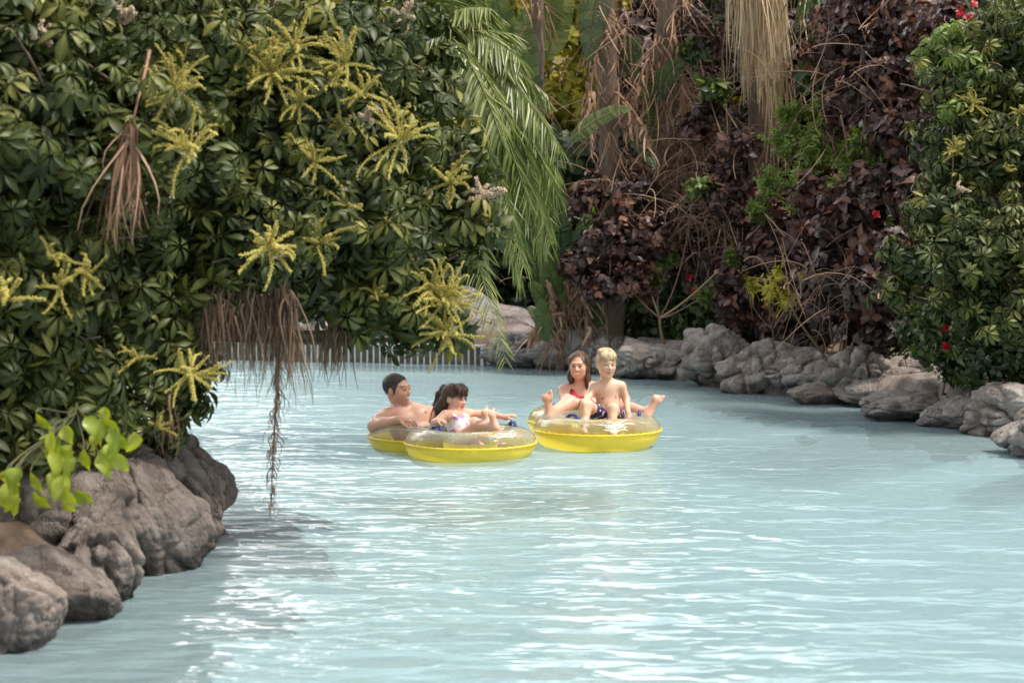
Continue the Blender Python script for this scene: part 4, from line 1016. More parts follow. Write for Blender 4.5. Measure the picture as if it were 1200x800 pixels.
# ------------------------------------------------------------------ figures: smooth-union bodies, meshed as one surface
class Field:
    def __init__(s, lo, hi, h):
        s.h = h; s.lo = np.asarray(lo, float); s.n = np.ceil((np.asarray(hi) - s.lo) / h).astype(int) + 1
        s.d = np.full(s.n, 1.0, np.float32)
    def _sub(s, lo, hi):
        i0 = np.clip(np.floor((lo - s.lo) / s.h).astype(int), 0, s.n); i1 = np.clip(np.ceil((hi - s.lo) / s.h).astype(int) + 1, 0, s.n)
        if (i1 <= i0).any(): return None, None
        ax = [s.lo[k] + s.h * np.arange(i0[k], i1[k]) for k in range(3)]
        return tuple(slice(a, b) for a, b in zip(i0, i1)), np.stack(np.meshgrid(*ax, indexing='ij'), -1)
    def _comb(s, sl, d, k, sub):
        o = s.d[sl]
        if sub:
            hh = np.maximum(k - np.abs(o + d), 0) / k; s.d[sl] = np.maximum(o, -d) + hh * hh * k / 4
        else:
            hh = np.maximum(k - np.abs(o - d), 0) / k; s.d[sl] = np.minimum(o, d) - hh * hh * k / 4
    def cone(s, a, b, ra, rb, k=.02, sub=False):
        a, b = np.asarray(a, float), np.asarray(b, float); m = max(ra, rb) + k + .03
        sl, p = s._sub(np.minimum(a, b) - m, np.maximum(a, b) + m)
        if sl is None: return
        ab = b - a; t = np.clip(((p - a) @ ab) / (ab @ ab + 1e-9), 0, 1)
        d = np.linalg.norm(p - a - t[..., None] * ab, axis=-1) - (ra + (rb - ra) * t)
        s._comb(sl, d, k, sub)
    def chain(s, pts, rs, k=.02):
        for i in range(len(pts) - 1): s.cone(pts[i], pts[i + 1], rs[i], rs[i + 1], k)
    def ell(s, c, r, Rm=None, k=.02, sub=False):
        c, r = np.asarray(c, float), np.asarray(r, float); m = r.max() + k + .03
        sl, p = s._sub(c - m, c + m)
        if sl is None: return
        q = p - c
        if Rm is not None: q = q @ Rm
        k0 = np.linalg.norm(q / r, axis=-1); k1 = np.linalg.norm(q / (r * r), axis=-1) + 1e-9
        s._comb(sl, k0 * (k0 - 1) / k1, k, sub)
    def nets(s):
        d = s.d; S = d < 0; n = np.array(d.shape) - 1
        cnt = np.zeros(n, np.int32); acc = np.zeros((*n, 3), np.float32)
        ii = np.stack(np.meshgrid(*[np.arange(k) for k in n], indexing='ij'), -1).astype(np.float32)
        for ax in range(3):
            o = [a for a in range(3) if a != ax]
            for u in (0, 1):
                for v in (0, 1):
                    i0 = [slice(0, n[k]) for k in range(3)]; i1 = [slice(0, n[k]) for k in range(3)]
                    for a, q in zip(o, (u, v)): i0[a] = slice(q, n[a] + q); i1[a] = slice(q, n[a] + q)
                    i1[ax] = slice(1, n[ax] + 1)
                    d0, d1 = d[tuple(i0)], d[tuple(i1)]
                    x = (d0 < 0) != (d1 < 0)
                    t = np.where(x, d0 / np.where(x, d0 - d1, 1), 0)
                    cnt += x
                    for a, q in zip(o, (u, v)): acc[..., a] += np.where(x, q, 0)
                    acc[..., ax] += t
        act = cnt > 0; idx = np.full(n, -1, np.int64); idx[act] = np.arange(act.sum())
        V = (acc[act] / cnt[act][:, None] + ii[act]) * s.h + s.lo
        Qs = []
        for ax in range(3):
            o = [a for a in range(3) if a != ax]
            i0 = [slice(1, n[k]) for k in range(3)]; i0[ax] = slice(0, n[ax]); i1 = list(i0); i1[ax] = slice(1, n[ax] + 1)
            a_, b_ = S[tuple(i0)], S[tuple(i1)]
            for f, flip in ((a_ & ~b_, False), (~a_ & b_, True)):
                w_ = np.argwhere(f)
                if not len(w_): continue
                w_ = w_ + np.array([0 if k == ax else 1 for k in range(3)])
                def cell(u, v):
                    c = w_.copy(); c[:, o[0]] -= u; c[:, o[1]] -= v; return idx[c[:, 0], c[:, 1], c[:, 2]]
                q = np.stack([cell(0, 0), cell(1, 0), cell(1, 1), cell(0, 1)], -1)
                if flip ^ (ax == 1): q = q[:, ::-1]
                Qs.append(q)
        return V, np.concatenate(Qs)
    def smooth_mesh(s, it=2):
        V, Q = s.nets()
        for _ in range(it):
            acc = np.zeros_like(V); c = np.zeros(len(V))
            for k in range(4):
                a, b_ = Q[:, k], Q[:, (k + 1) % 4]
                np.add.at(acc, a, V[b_]); np.add.at(acc, b_, V[a]); np.add.at(c, a, 1); np.add.at(c, b_, 1)
            V = V + .45 * (acc / np.maximum(c, 1)[:, None] - V)
        return V, Q

def skin_mesh(name, V, Q, colors, mat, parent):
    mb = Mesh(); mb.add(V, Q=Q); me = mb.mesh(name)
    at = me.color_attributes.new("paint", 'FLOAT_COLOR', 'POINT')
    if len(at.data) == len(colors):
        at.data.foreach_set("color", np.concatenate([colors, np.ones((len(colors), 1))], 1).astype(np.float32).ravel())
    return link(name, me, mat, parent)

def paint_mat(name, rough, sss=0.0, bump=0.0, bscale=60, stretch=(1, 1, 1), spec=.5):
    m, nt, out = newmat(name)
    b = N(nt, "ShaderNodeBsdfPrincipled", Roughness=rough)
    at = N(nt, "ShaderNodeAttribute", attribute_name="paint"); nt.links.new(at.outputs["Color"], b.inputs["Base Color"])
    b.inputs["Specular IOR Level"].default_value = spec
    if sss: b.inputs["Subsurface Weight"].default_value = sss; b.inputs["Subsurface Radius"].default_value = (.012, .005, .003); b.inputs["Subsurface Scale"].default_value = .6
    if bump:
        tc = N(nt, "ShaderNodeTexCoord"); mp = N(nt, "ShaderNodeMapping"); mp.inputs["Scale"].default_value = stretch
        nt.links.new(tc.outputs["Object"], mp.inputs[0]); nz = N(nt, "ShaderNodeTexNoise", Scale=bscale, Detail=3.0); nt.links.new(mp.outputs[0], nz.inputs["Vector"])
        bp = N(nt, "ShaderNodeBump", Strength=bump, Distance=.006); nt.links.new(nz.outputs["Fac"], bp.inputs["Height"]); nt.links.new(bp.outputs[0], b.inputs["Normal"])
    nt.links.new(b.outputs[0], out.inputs[0]); return m
M['skin'] = paint_mat("skin", .42, .12, .12, 30)
M['hair'] = paint_mat("hair", .45, 0, 1.0, 90, (1, 1, .18), .5)
M['cloth'] = paint_mat("swim_cloth", .6, 0, .2, 150)

def basis(fwd, up=(0, 0, 1), roll=0.0):
    """columns: x = the person's left, y = face direction, z = up"""
    y = norm(np.asarray(fwd, float)); z = np.asarray(up, float); z = norm(z - y * (z @ y)); x = np.cross(y, z)
    # person's left is to the right of somebody facing the camera: y cross z gives the right hand side
    Bm = np.stack([x, y, z], -1)
    return Bm @ np.array([[math.cos(roll), 0, math.sin(roll)], [0, 1, 0], [-math.sin(roll), 0, math.cos(roll)]])

def head(f, c, B, Hh, neck, rn, kid=False, wide=1.0):
    """c = centre of the head, Hh = its height from chin to crown"""
    L = lambda x, y, z: np.asarray(c) + B @ (np.array([x * wide, y, z]) * Hh)
    r = lambda *a: np.array(a) * Hh
    f.ell(L(0, -.09, .13), r(.335, .42, .37), B, .02)
    f.ell(L(0, .08, -.12 if not kid else -.10), r(.285 if not kid else .31, .30, .35 if not kid else .33), B, .03)
    f.ell(L(0, .10, -.30), r(.2, .2, .17), B, .03)
    f.ell(L(0, .235, -.41), r(.10, .09, .08), B, .02)
    for s in (-1, 1):
        f.ell(L(.155 * s, .24, -.10), r(.11, .10, .11), B, .02)
        f.ell(L(.345 * s, -.06, -.03), r(.045, .09, .13), B, .008)
        f.ell(L(.135 * s, .40, .035), r(.085, .055, .05), B, .012, sub=True)
        f.ell(L(.135 * s, .315, .03), r(.075, .06, .055), B, .004)
    f.ell(L(0, .32, .12), r(.22, .07, .045), B, .014)
    f.cone(L(0, .36, .05), L(0, .445, -.10), .028 * Hh, .05 * Hh, .008)
    for s in (-1, 1): f.ell(L(.05 * s, .395, -.12), r(.04, .05, .035), B, .006)
    f.ell(L(0, .355, -.225), r(.105, .055, .022), B, .006)
    f.ell(L(0, .345, -.285), r(.09, .055, .026), B, .006)
    f.chain([L(0, -.10, -.22), np.asarray(neck)], [rn, rn * 1.05], .03)

def face_paint(colr, V, c, B, Hh, wide=1.0, smile=0.0, iris=(.05, .03, .02), brow=(.06, .035, .025), lip=(.42, .14, .12), browv=.75):
    q = (V - np.asarray(c)) @ B / Hh; q[:, 0] /= wide
    front = q[:, 1] > .12
    def put(mask, col, a=1.0):
        mask = mask & front; colr[mask] = colr[mask] * (1 - a) + np.array(col) * a
    ax = np.abs(q[:, 0])
    put((ax - .17) ** 2 / .11 ** 2 + (q[:, 2] + .13) ** 2 / .09 ** 2 < 1, (.62, .27, .2), .3)
    put(((ax - .135) / .085) ** 2 + ((q[:, 2] - .03) / .038) ** 2 < 1, (.10, .06, .05), .75)
    put(((ax - .135) / .06) ** 2 + ((q[:, 2] - .028) / .022) ** 2 < 1, (.6, .56, .53), .8)
    put(((ax - .135) / .03) ** 2 + ((q[:, 2] - .03) / .03) ** 2 < 1, iris)
    put((np.abs(ax - .145) < .095) & (np.abs(q[:, 2] - .135 + (ax - .145) ** 2 * 1.6) < .022), brow, browv)
    curve = -.255 + smile * 2.4 * q[:, 0] ** 2
    put((ax < .12 + .03 * (smile > 0)) & (np.abs(q[:, 2] - curve) < .045 * (1 - (ax / .17) ** 2)), lip, .8)
    if smile > 0: put((ax < .115) & (np.abs(q[:, 2] - curve - .004) < .030 * (1 - (ax / .15) ** 2)), (.86, .83, .78), 1)
    else: put((ax < .09) & (np.abs(q[:, 2] - curve) < .010), (.15, .04, .04), .9)
    put((np.abs(ax - .035) < .018) & (np.abs(q[:, 2] + .145) < .014), (.2, .08, .06), .7)

def hand(f, wrist, dirv, palm, size, curl=.5, thumb_side=1, spread=.12):
    """palm: the direction the palm faces; fingers curl towards it"""
    d = norm(np.asarray(dirv, float)); pn = np.asarray(palm, float); pn = norm(pn - d * (pn @ d)); lat = np.cross(d, pn) * thumb_side
    w = np.asarray(wrist, float); Bm = np.stack([lat, d, pn], -1)
    f.ell(w + d * .28 * size, np.array([.21, .29, .095]) * size, Bm, .012)
    f.cone(w - d * .05 * size, w + d * .15 * size, .13 * size, .13 * size, .02)
    Ls = [.40, .44, .41, .32]
    for k in range(4):
        o = (.155 - .103 * k); a = 0.0
        p = w + d * (.48 - .05 * abs(k - 1.2)) * size + lat * o * size; dd = norm(d + lat * o * spread * 6 * .5)
        rr = (.047 - .004 * (k == 3)) * size
        seg = Ls[k] * size * np.array([.42, .32, .26]); pts = [p - dd * .12 * size, p]
        for j in range(3):
            a += curl * (0.75 if j == 0 else 1.0)
            q = dd * math.cos(a) + pn * math.sin(a); pts.append(pts[-1] + q * seg[j])
        f.chain(pts, [rr * 1.05, rr, rr * .97, rr * .9, rr * .8], .004)
    t0 = w + d * .12 * size + lat * .14 * size
    t1 = t0 + norm(lat * .8 + d * .7 + pn * .4) * .22 * size
    t2 = t1 + norm(lat * (.5 - curl * .4) + d * .8 + pn * (.3 + curl * .5)) * .18 * size
    t3 = t2 + norm(lat * (.1 - curl * .4) + d * .8 + pn * (.3 + curl * .7)) * .14 * size
    f.chain([t0, t1, t2, t3], [.075 * size, .06 * size, .052 * size, .042 * size], .008)

def foot(f, ankle, heel_toe, sole, L, ra):
    d = norm(np.asarray(heel_toe, float)); s = np.asarray(sole, float); s = norm(s - d * (s @ d)); lat = np.cross(d, s)
    a = np.asarray(ankle, float); heel = a - d * .17 * L + s * .16 * L
    f.ell(heel, np.array([.115, .14, .12]) * L, np.stack([lat, d, s], -1), .02)
    f.cone(a, heel + d * .1 * L, ra, .10 * L, .025)
    ballc = a + d * .50 * L + s * .17 * L
    f.cone(heel + d * .08 * L - s * .02 * L, ballc - s * .015 * L, .115 * L, .095 * L, .03)
    f.cone(a + d * .05 * L, ballc - s * .04 * L, ra * .9, .075 * L, .03)
    f.ell(ballc, np.array([.19, .12, .075]) * L, np.stack([lat, d, s], -1), .02)
    for k in range(5):
        o = (.145 - .072 * k) * L; r_ = (.052 if k == 0 else .036) * L
        e = ballc + d * (.22 - .03 * k) * L + lat * o * 1.05
        f.cone(ballc + d * .04 * L + lat * o, e, r_, r_ * .95, .006)

def torso(f, neck, shR, shL, chest, waist, pelvis, w, depth, fwd, k=.05):
    """w = shoulder half width used for the ribcage; depth = front-back half depth"""
    B = basis(fwd, np.asarray(neck) - np.asarray(pelvis))
    up = norm(np.asarray(neck) - np.asarray(pelvis))
    Bt = np.stack([np.cross(norm(np.asarray(fwd) - up * (np.asarray(fwd) @ up)), up), norm(np.asarray(fwd) - up * (np.asarray(fwd) @ up)), up], -1)
    f.ell(chest, (w * .80, depth, w * 1.0), Bt, k)
    f.ell(waist, (w * .68, depth * .88, w * .8), Bt, k)
    f.ell(pelvis, (w * .82, depth * 1.05, w * .7), Bt, k)
    mid = (np.asarray(shR) + np.asarray(shL)) / 2
    f.cone(np.asarray(shR) * .8 + mid * .2, np.asarray(shL) * .8 + mid * .2, w * .30, w * .30, k)
    for sh in (shR, shL):
        f.cone(np.asarray(neck) + (0, 0, .01), sh, w * .22, w * .27, k * .8)
    return Bt

SK = dict(man=(.60, .335, .235), girl=(.64, .37, .27), woman=(.64, .36, .26), boy=(.66, .41, .285))
def skin_col(V, base, seed=0):
    n = fbm(V * 9 + seed, 3)[:, None]
    return np.clip(np.array(base) * (1 + .16 * n) + np.array([.06, -.015, -.02]) * fbm(V * 5 + seed + 3, 2)[:, None], 0, 1)

def hair_mesh(build, lo, hi, h, name, parent, c1, c2, B, seed=0, freq=38, strands=1400, slen=.07, wild=.25, fwd=0.0, lift=.006):
    f = Field(lo, hi, h); build(f); V, Q = f.smooth_mesh(1)
    q = (V - V.mean(0)) @ B
    V = V + norm(V - V.mean(0)) * (.005 * noise(q * [freq, freq, freq * .22] + seed))[:, None]
    t = np.clip(.5 + 1.1 * noise(q * [freq * 1.6, freq * 1.6, freq * .3] + seed + 9), 0, 1)[:, None]
    cl = np.array(c1) * (1 - t) + np.array(c2) * t
    # loose strands lying over the mass, following its fall
    nr = np.zeros_like(V); e1 = V[Q[:, 1]] - V[Q[:, 0]]; e2 = V[Q[:, 3]] - V[Q[:, 0]]; fn_ = np.cross(e1, e2)
    for k in range(4): np.add.at(nr, Q[:, k], fn_)
    nr = norm(nr); r2 = np.random.default_rng(seed + 77)
    VV, QQ, CC, base = [V], [Q], [cl], len(V)
    for k in r2.integers(0, len(V), strands):
        n_ = nr[k]; fl = np.array([0, 0, -1.0]) + B[:, 1] * fwd + r2.normal(size=3) * wild
        tdir = norm(fl - n_ * (fl @ n_)); L = r2.uniform(.4, 1) * slen; wv = norm(np.cross(tdir, n_)) * r2.uniform(.0008, .002)
        p0 = V[k] + n_ * .001; pts = [p0 - tdir * L * .4 - n_ * .002, p0 + n_ * .0025, p0 + tdir * L * .4 + n_ * .002, p0 + tdir * L * .75 + n_ * (.0 + lift * r2.random()) + np.array([0, 0, -.006])]
        ww = [.5, 1, .8, .15]
        a = np.concatenate([[p - wv * w_, p + wv * w_] for p, w_ in zip(pts, ww)])
        VV.append(a); QQ.append(np.array([[0, 1, 3, 2], [2, 3, 5, 4], [4, 5, 7, 6]]) + base); base += 8
        tt = r2.uniform(-.3, 1.3); CC.append(np.tile(np.clip(np.array(c1) * (1 - tt) + np.array(c2) * tt, .002, 1), (8, 1)))
    return skin_mesh(name, np.concatenate(VV), np.concatenate(QQ), np.concatenate(CC), M['hair'], parent)

# ------------------------------------------------------------------ rafts
def clear_mat():
    m, nt, out = newmat("clear_vinyl")
    tr = N(nt, "ShaderNodeBsdfTransparent"); tr.inputs[0].default_value = (.975, .985, .98, 1)
    df = N(nt, "ShaderNodeBsdfDiffuse"); df.inputs[0].default_value = (.86, .88, .86, 1)
    tl = N(nt, "ShaderNodeBsdfTranslucent"); tl.inputs[0].default_value = (.85, .87, .85, 1)
    a = N(nt, "ShaderNodeMixShader"); a.inputs[0].default_value = .5; nt.links.new(df.outputs[0], a.inputs[1]); nt.links.new(tl.outputs[0], a.inputs[2])
    mx = N(nt, "ShaderNodeMixShader"); lw = N(nt, "ShaderNodeLayerWeight", Blend=.35); lr = N(nt, "ShaderNodeMapRange"); lr.inputs[1].default_value = .1; lr.inputs[3].default_value = .13; lr.inputs[4].default_value = .62
    nt.links.new(lw.outputs["Facing"], lr.inputs[0]); nt.links.new(lr.outputs[0], mx.inputs[0])
    nt.links.new(tr.outputs[0], mx.inputs[1]); nt.links.new(a.outputs[0], mx.inputs[2])
    tc = N(nt, "ShaderNodeTexCoord"); nz = N(nt, "ShaderNodeTexNoise", Scale=9.0, Detail=3.0); nt.links.new(tc.outputs["Object"], nz.inputs["Vector"])
    bp = N(nt, "ShaderNodeBump", Strength=.35, Distance=.03); nt.links.new(nz.outputs["Fac"], bp.inputs["Height"])
    gl = N(nt, "ShaderNodeBsdfGlossy", Roughness=.06); nt.links.new(bp.outputs[0], gl.inputs["Normal"])
    fr = N(nt, "ShaderNodeFresnel", IOR=1.22); nt.links.new(bp.outputs[0], fr.inputs["Normal"])
    m2 = N(nt, "ShaderNodeMixShader"); nt.links.new(fr.outputs[0], m2.inputs[0]); nt.links.new(mx.outputs[0], m2.inputs[1]); nt.links.new(gl.outputs[0], m2.inputs[2])
    nt.links.new(m2.outputs[0], out.inputs[0]); return m
M['clear'] = clear_mat()
def vinyl(name, c, rough=.28):
    m, nt, out = newmat(name)
    b = N(nt, "ShaderNodeBsdfPrincipled", Roughness=rough); b.inputs["Base Color"].default_value = C3(c)
    tl = N(nt, "ShaderNodeBsdfTranslucent"); tl.inputs[0].default_value = C3(c)
    tc = N(nt, "ShaderNodeTexCoord"); nz = N(nt, "ShaderNodeTexNoise", Scale=7.0, Detail=3.0); nt.links.new(tc.outputs["Object"], nz.inputs["Vector"])
    bp = N(nt, "ShaderNodeBump", Strength=.25, Distance=.03); nt.links.new(nz.outputs["Fac"], bp.inputs["Height"]); nt.links.new(bp.outputs[0], b.inputs["Normal"])
    mx = N(nt, "ShaderNodeMixShader"); mx.inputs[0].default_value = .38; nt.links.new(b.outputs[0], mx.inputs[1]); nt.links.new(tl.outputs[0], mx.inputs[2])
    nt.links.new(mx.outputs[0], out.inputs[0]); return m
M['yellow'] = vinyl("yellow_vinyl", (.97, .79, .09))
M['navy'] = plain_mat("navy_plastic", (.02, .03, .22), .4)
M['printred'] = plain_mat("print_red", (.62, .10, .03), .35, 0, 40, (.8, .30, .04), 9)
M['printwhite'] = plain_mat("print_white", (.80, .76, .72), .35)
M['printtan'] = plain_mat("print_tan", (.48, .33, .12), .4, 0, 40, (.38, .26, .10), 30)

RM, rm, TZ = .325, .14, .095
def raft(label, c0, c1, handles, prints):
    """two rings welded in a figure of eight: c0 front ring, c1 rear ring (x, y, z of centres)"""
    c0, c1 = np.asarray(c0, float), np.asarray(c1, float)
    t = thing("double_raft", label, "inflatable raft", (c0 + c1) / 2 * [1, 1, 0], "clear and yellow double rafts")
    ax = norm((c1 - c0) * [1, 1, 0]); half = np.linalg.norm((c1 - c0)[:2]) / 2
    def tp(c, u, v, off=0.0, dirs=1):
        rr = rm + off
        rad = RM + rr * np.cos(v)
        sv = np.sin(v); p = np.stack([rad * np.cos(u), rad * np.sin(u), rr * sv * np.where(sv > 0, .74, .98)], -1)
        al = p[..., :2] @ (ax[:2] * dirs)
        lim = half - .004
        ex = np.maximum(al - lim, 0)
        p[..., :2] -= (ex * 1.0)[..., None] * (ax[:2] * dirs)
        return p + c
    for c, dirs in ((c0, 1), (c1, -1)):
        nu, nv = 144, 22
        for nm, v0, v1, mt in (("clear_top", 0.0, math.pi, 'clear'), ("yellow_base", math.pi, 2 * math.pi, 'yellow')):
            u = np.linspace(0, 2 * np.pi, nu, endpoint=False); v = np.linspace(v0, v1, nv)
            U, Vv = np.meshgrid(u, v, indexing='ij')
            # pucker along the seam
            edge = np.exp(-((np.abs(np.sin(Vv))) / .22) ** 2)
            off = -.004 * edge * (1 + np.sin(U * 46) * 1.0 + .5 * np.sin(U * 17 + 1)) + .004 * np.sin(U * 5 + Vv)
            p = tp(c, U, Vv, off, dirs)
            i, j = np.meshgrid(np.arange(nu), np.arange(nv - 1), indexing='ij'); i2 = (i + 1) % nu
            Q = np.stack([i * nv + j, i2 * nv + j, i2 * nv + j + 1, i * nv + j + 1], -1).reshape(-1, 4)
            mb = Mesh(); mb.add(p.reshape(-1, 3), Q=Q); mb.build(nm, M[mt], t)
        mb = Mesh(); u = np.linspace(0, 2 * np.pi, 145)
        pts = tp(c, u, np.zeros_like(u), .004 + .002 * np.sin(u * 46), dirs); pts[:, 2] += .002 * np.sin(u * 46 + 1)
        tube(mb, pts, .0075, 6, caps=False); mb.build("seam", M['yellow'], t)
    # welded joint line between the rings
    mb = Mesh(); side = np.array([-ax[1], ax[0], 0]); mid = (c0 + c1) / 2
    for s in (-1, 1):
        sw = math.sqrt(max(RM ** 2 - half ** 2, 1e-4)); rx_ = rm * RM / math.sqrt(max(RM ** 2 - half ** 2, .02)) if half < RM else rm
        a = np.linspace(0, math.pi, 24)
        # cross section of the ring at the joint plane
        lo_ = math.sqrt(max((RM - rm) ** 2 - half ** 2, 0)); hi_ = math.sqrt((RM + rm) ** 2 - half ** 2)
        xx = np.linspace(hi_, max(lo_, .02), 24); R_ = np.sqrt(xx ** 2 + half ** 2)
        zz = .74 * np.sqrt(np.maximum(rm ** 2 - (R_ - RM) ** 2, 0))
        tube(mb, mid + s * xx[:, None] * side + np.array([0, 0, 1.0]) * zz[:, None] + [0, 0, .003], .006, 6)
    mb.build("joint_welt", M['clear'], t)
    for (c, u, v) in handles:
        dirs = 1 if c is c0 or np.allclose(c, c0) else -1
        mb = Mesh(); du = .17
        uu = np.array([u - du, u - du * .95, u - du * .55, u + du * .55, u + du * .95, u + du]); ho = np.array([-.004, .022, .034, .034, .022, -.004])
        pts = np.array([tp(np.asarray(c), np.array(a), np.array(v), b, dirs) for a, b in zip(uu, ho)])
        tube(mb, pts, .0105, 8)
        for e in (-du, du):
            q = np.array([tp(np.asarray(c), np.array(u + e + o), np.array(v), .004, dirs) for o in (-.07, 0, .07)]); tube(mb, q, [.010, .013, .010], 8)
        mb.build("handle", M['navy'], t)
    many = []
    for pr in prints:
        if pr[1] == 'printwhite':
            for k in range(6):
                o = (k - 2.5) / 2.5; many.append((pr[0], pr[1], pr[2] + rng.uniform(-.05, .2), pr[3] + rng.uniform(-.2, .1), pr[4] + o * pr[8] * .8, pr[5] + o * pr[8] * .8 + rng.uniform(-.1, .1), pr[6] * rng.uniform(.5, 1.3), rng.uniform(0, 6), pr[8] * rng.uniform(.08, .2)))
            many.append((pr[0], 'printred', pr[2], pr[3], pr[4], pr[5], pr[6] * 1.5, 3, .022)); many.append((pr[0], 'printred', pr[2] + .1, pr[3] - .1, pr[4] + .2, pr[5] + .15, pr[6] * 1.5, 1, .018))
        else: many.append(pr[:8] + (pr[8] * .6,))
    for (c, kind, u0, u1, v0, v1, amp, ph, wd) in many:
        dirs = 1 if np.allclose(c, c0) else -1
        n = 40; s_ = np.linspace(0, 1, n)
        u = u0 + (u1 - u0) * s_; v = v0 + (v1 - v0) * s_ + amp * np.sin(s_ * 9 + ph)
        ww = wd * np.sin(np.pi * np.clip(s_, .02, .98)) ** .5 * (1 + .35 * np.sin(s_ * 23 + ph) + .25 * np.sin(s_ * 51 + 2 * ph))
        rows = [tp(np.asarray(c), u, v + k * ww, .003 + .001 * (kind == 'printred'), dirs) for k in np.linspace(-1, 1, 7)]
        Vp = np.stack(rows, 1).reshape(-1, 3)
        Q = [[i * 7 + j, (i + 1) * 7 + j, (i + 1) * 7 + j + 1, i * 7 + j + 1] for i in range(n - 1) for j in range(6)]
        mb = Mesh(); mb.add(Vp, Q=Q); mb.build("print", M[kind], t)
    return t

LA = np.array([*P(551, 500, 13.9)[:2], TZ - .01]); LB = np.array([*P(506, 500, 14.4)[:2], TZ - .02])
RA = np.array([*P(700, 500, 14.35)[:2], .128]); RB = np.array([*P(690, 500, 15.0)[:2], .125])
HP = math.pi / 2
raft("clear topped yellow double raft carrying the man and the girl in a patterned swimsuit", LA, LB,
     [(LB, -2.55, HP + .1), (LA, -2.5, HP + .2), (LA, .35, HP + .0), (LA, 1.3, HP), (LB, 1.9, HP)],
     [(LA, 'printwhite', -1.25, -.55, .95, 1.05, .10, 0, .20), (LA, 'printred', -1.55, -.75, 1.0, 1.35, .12, 1, .07), (LA, 'printred', -1.15, -.85, 1.35, 1.5, .1, 3, .10), (LA, 'printred', -.7, -.4, .85, 1.1, .08, 2, .05)])
raft("clear topped yellow double raft carrying the woman and the blond boy", RA, RB,
     [(RA, -2.35, HP + .35), (RB, 3.0, HP), (RA, -.05, HP + .1), (RB, .3, HP), (RB, 1.6, HP)],
     [(RA, 'printwhite', -1.62, -1.0, .85, .95, .12, 0, .26), (RA, 'printwhite', -1.5, -1.2, .45, .45, .08, 1, .2), (RA, 'printred', -1.9, -1.35, 1.1, 1.3, .12, 1, .06), (RA, 'printred', -1.15, -.85, 1.1, 1.0, .1, 3, .06), (RA, 'printred', -1.5, -1.1, 1.3, 1.25, .06, 0, .05), (RA, 'printtan', -2.08, -1.9, .42, .42, .01, 2, .26)])
# ------------------------------------------------------------------ the four people
def span(pts, m=.22):
    p = np.array(pts); return p.min(0) - m, p.max(0) + m

# ---- woman in the rear ring of the right raft
hc = P(678, 428.5, 15.12); HB = basis((-.22, -1, -.06), (-.02, 0, 1)); Hh = .206
neck = P(681, 452, 15.2); shR = P(661.5, 458.5, 15.16); shL = P(706, 456.5, 15.24); chest = P(684, 472, 15.2); waist = P(685, 487, 15.2); pel = P(686, 505, 15.2)
kR, aR = P(667, 473, 14.82), P(645, 485, 14.60)
kL, aL = P(728, 476, 14.92), P(758, 484, 14.66)
t = thing("person", "woman with long brown hair in a red swimsuit, laughing behind the boy", "person", [pel[0], pel[1], 0])
lo, hi = span([hc, shR, shL, pel, kR, aR, kL, aL]); f = Field(lo, hi, .0055)
Bt = torso(f, neck, shR, shL, chest, waist, pel, .165, .10, (-.1, -1, .1))
for s in (-1, 1): f.ell(chest + Bt @ np.array([.07 * s, .075, -.005]), (.062, .055, .06), Bt, .03)
head(f, hc, HB, Hh, neck, .046, False, .93)
eR, wR = P(664, 478, 14.98), P(692, 468.5, 14.72)
f.chain([shR, eR, wR], [.052, .040, .027], .03); hand(f, wR, P(701, 472, 14.72) - wR, (.3, .2, -1), .17, .35, 1)
eL, wL = P(716, 474, 15.1), P(722, 478, 14.84)
f.chain([shL, eL, wL], [.050, .040, .027], .03); hand(f, wL, (-.5, -.6, -.1), (-.8, .2, -.3), .17, .4, -1)
f.chain([P(677, 503, 15.15), kR, aR], [.085, .060, .038], .04); foot(f, aR, P(642, 456, 14.62) - P(646, 487, 14.6), (-.25, -1, -.1), .235, .036)
f.chain([P(697, 503, 15.15), kL, aL], [.085, .060, .038], .04); foot(f, aL, P(774, 459, 14.7) - P(759, 486, 14.66), (.25, -1, -.2), .235, .036)
V, Q = f.smooth_mesh(); cl = skin_col(V, SK['woman'], 1); face_paint(cl, V, hc, HB, Hh, .93, smile=.15, lip=(.5, .12, .12))
body = skin_mesh("body", V, Q, cl, M['skin'], t)
f = Field(lo, hi, .0055)
torso(f, neck - (0, 0, .06), shR * .5 + chest * .5, shL * .5 + chest * .5, chest - (0, 0, .01), waist, pel, .172, .106, (-.1, -1, .1))
for s in (-1, 1): f.ell(chest + Bt @ np.array([.07 * s, .080, -.008]), (.066, .058, .064), Bt, .03)
f.ell(chest + Bt @ np.array([0, .13, .165]), (.085, .12, .105), Bt, .01, sub=True)      # neckline
f.ell(chest + Bt @ np.array([0, -.0, .245]), (.2, .2, .115), Bt, .01, sub=True)
for s, sh in ((-1, shR), (1, shL)):
    f.ell(chest + Bt @ np.array([.19 * s, .03, .05]), (.07, .2, .13), Bt, .01, sub=True)
    sx_ = -s
for sh in (shR, shL):
    m_ = sh * .66 + neck * .34
    a_ = chest * .55 + sh * .45 + Bt @ np.array([0, .085, -.02])
    f.chain([a_, a_ * .4 + m_ * .6 + Bt @ np.array([0, .03, .01]), m_ + (0, 0, .036), m_ + Bt @ np.array([0, -.07, -.05])], [.034, .026, .018, .014], .01)
V, Q = f.smooth_mesh(); skin_mesh("swimsuit", V, Q, np.tile((.36, .012, .035), (len(V), 1)) * (1 + .2 * noise(V * 20))[:, None], M['cloth'], t)
L_ = lambda x, y, z: hc + HB @ (np.array([x, y, z]) * Hh)
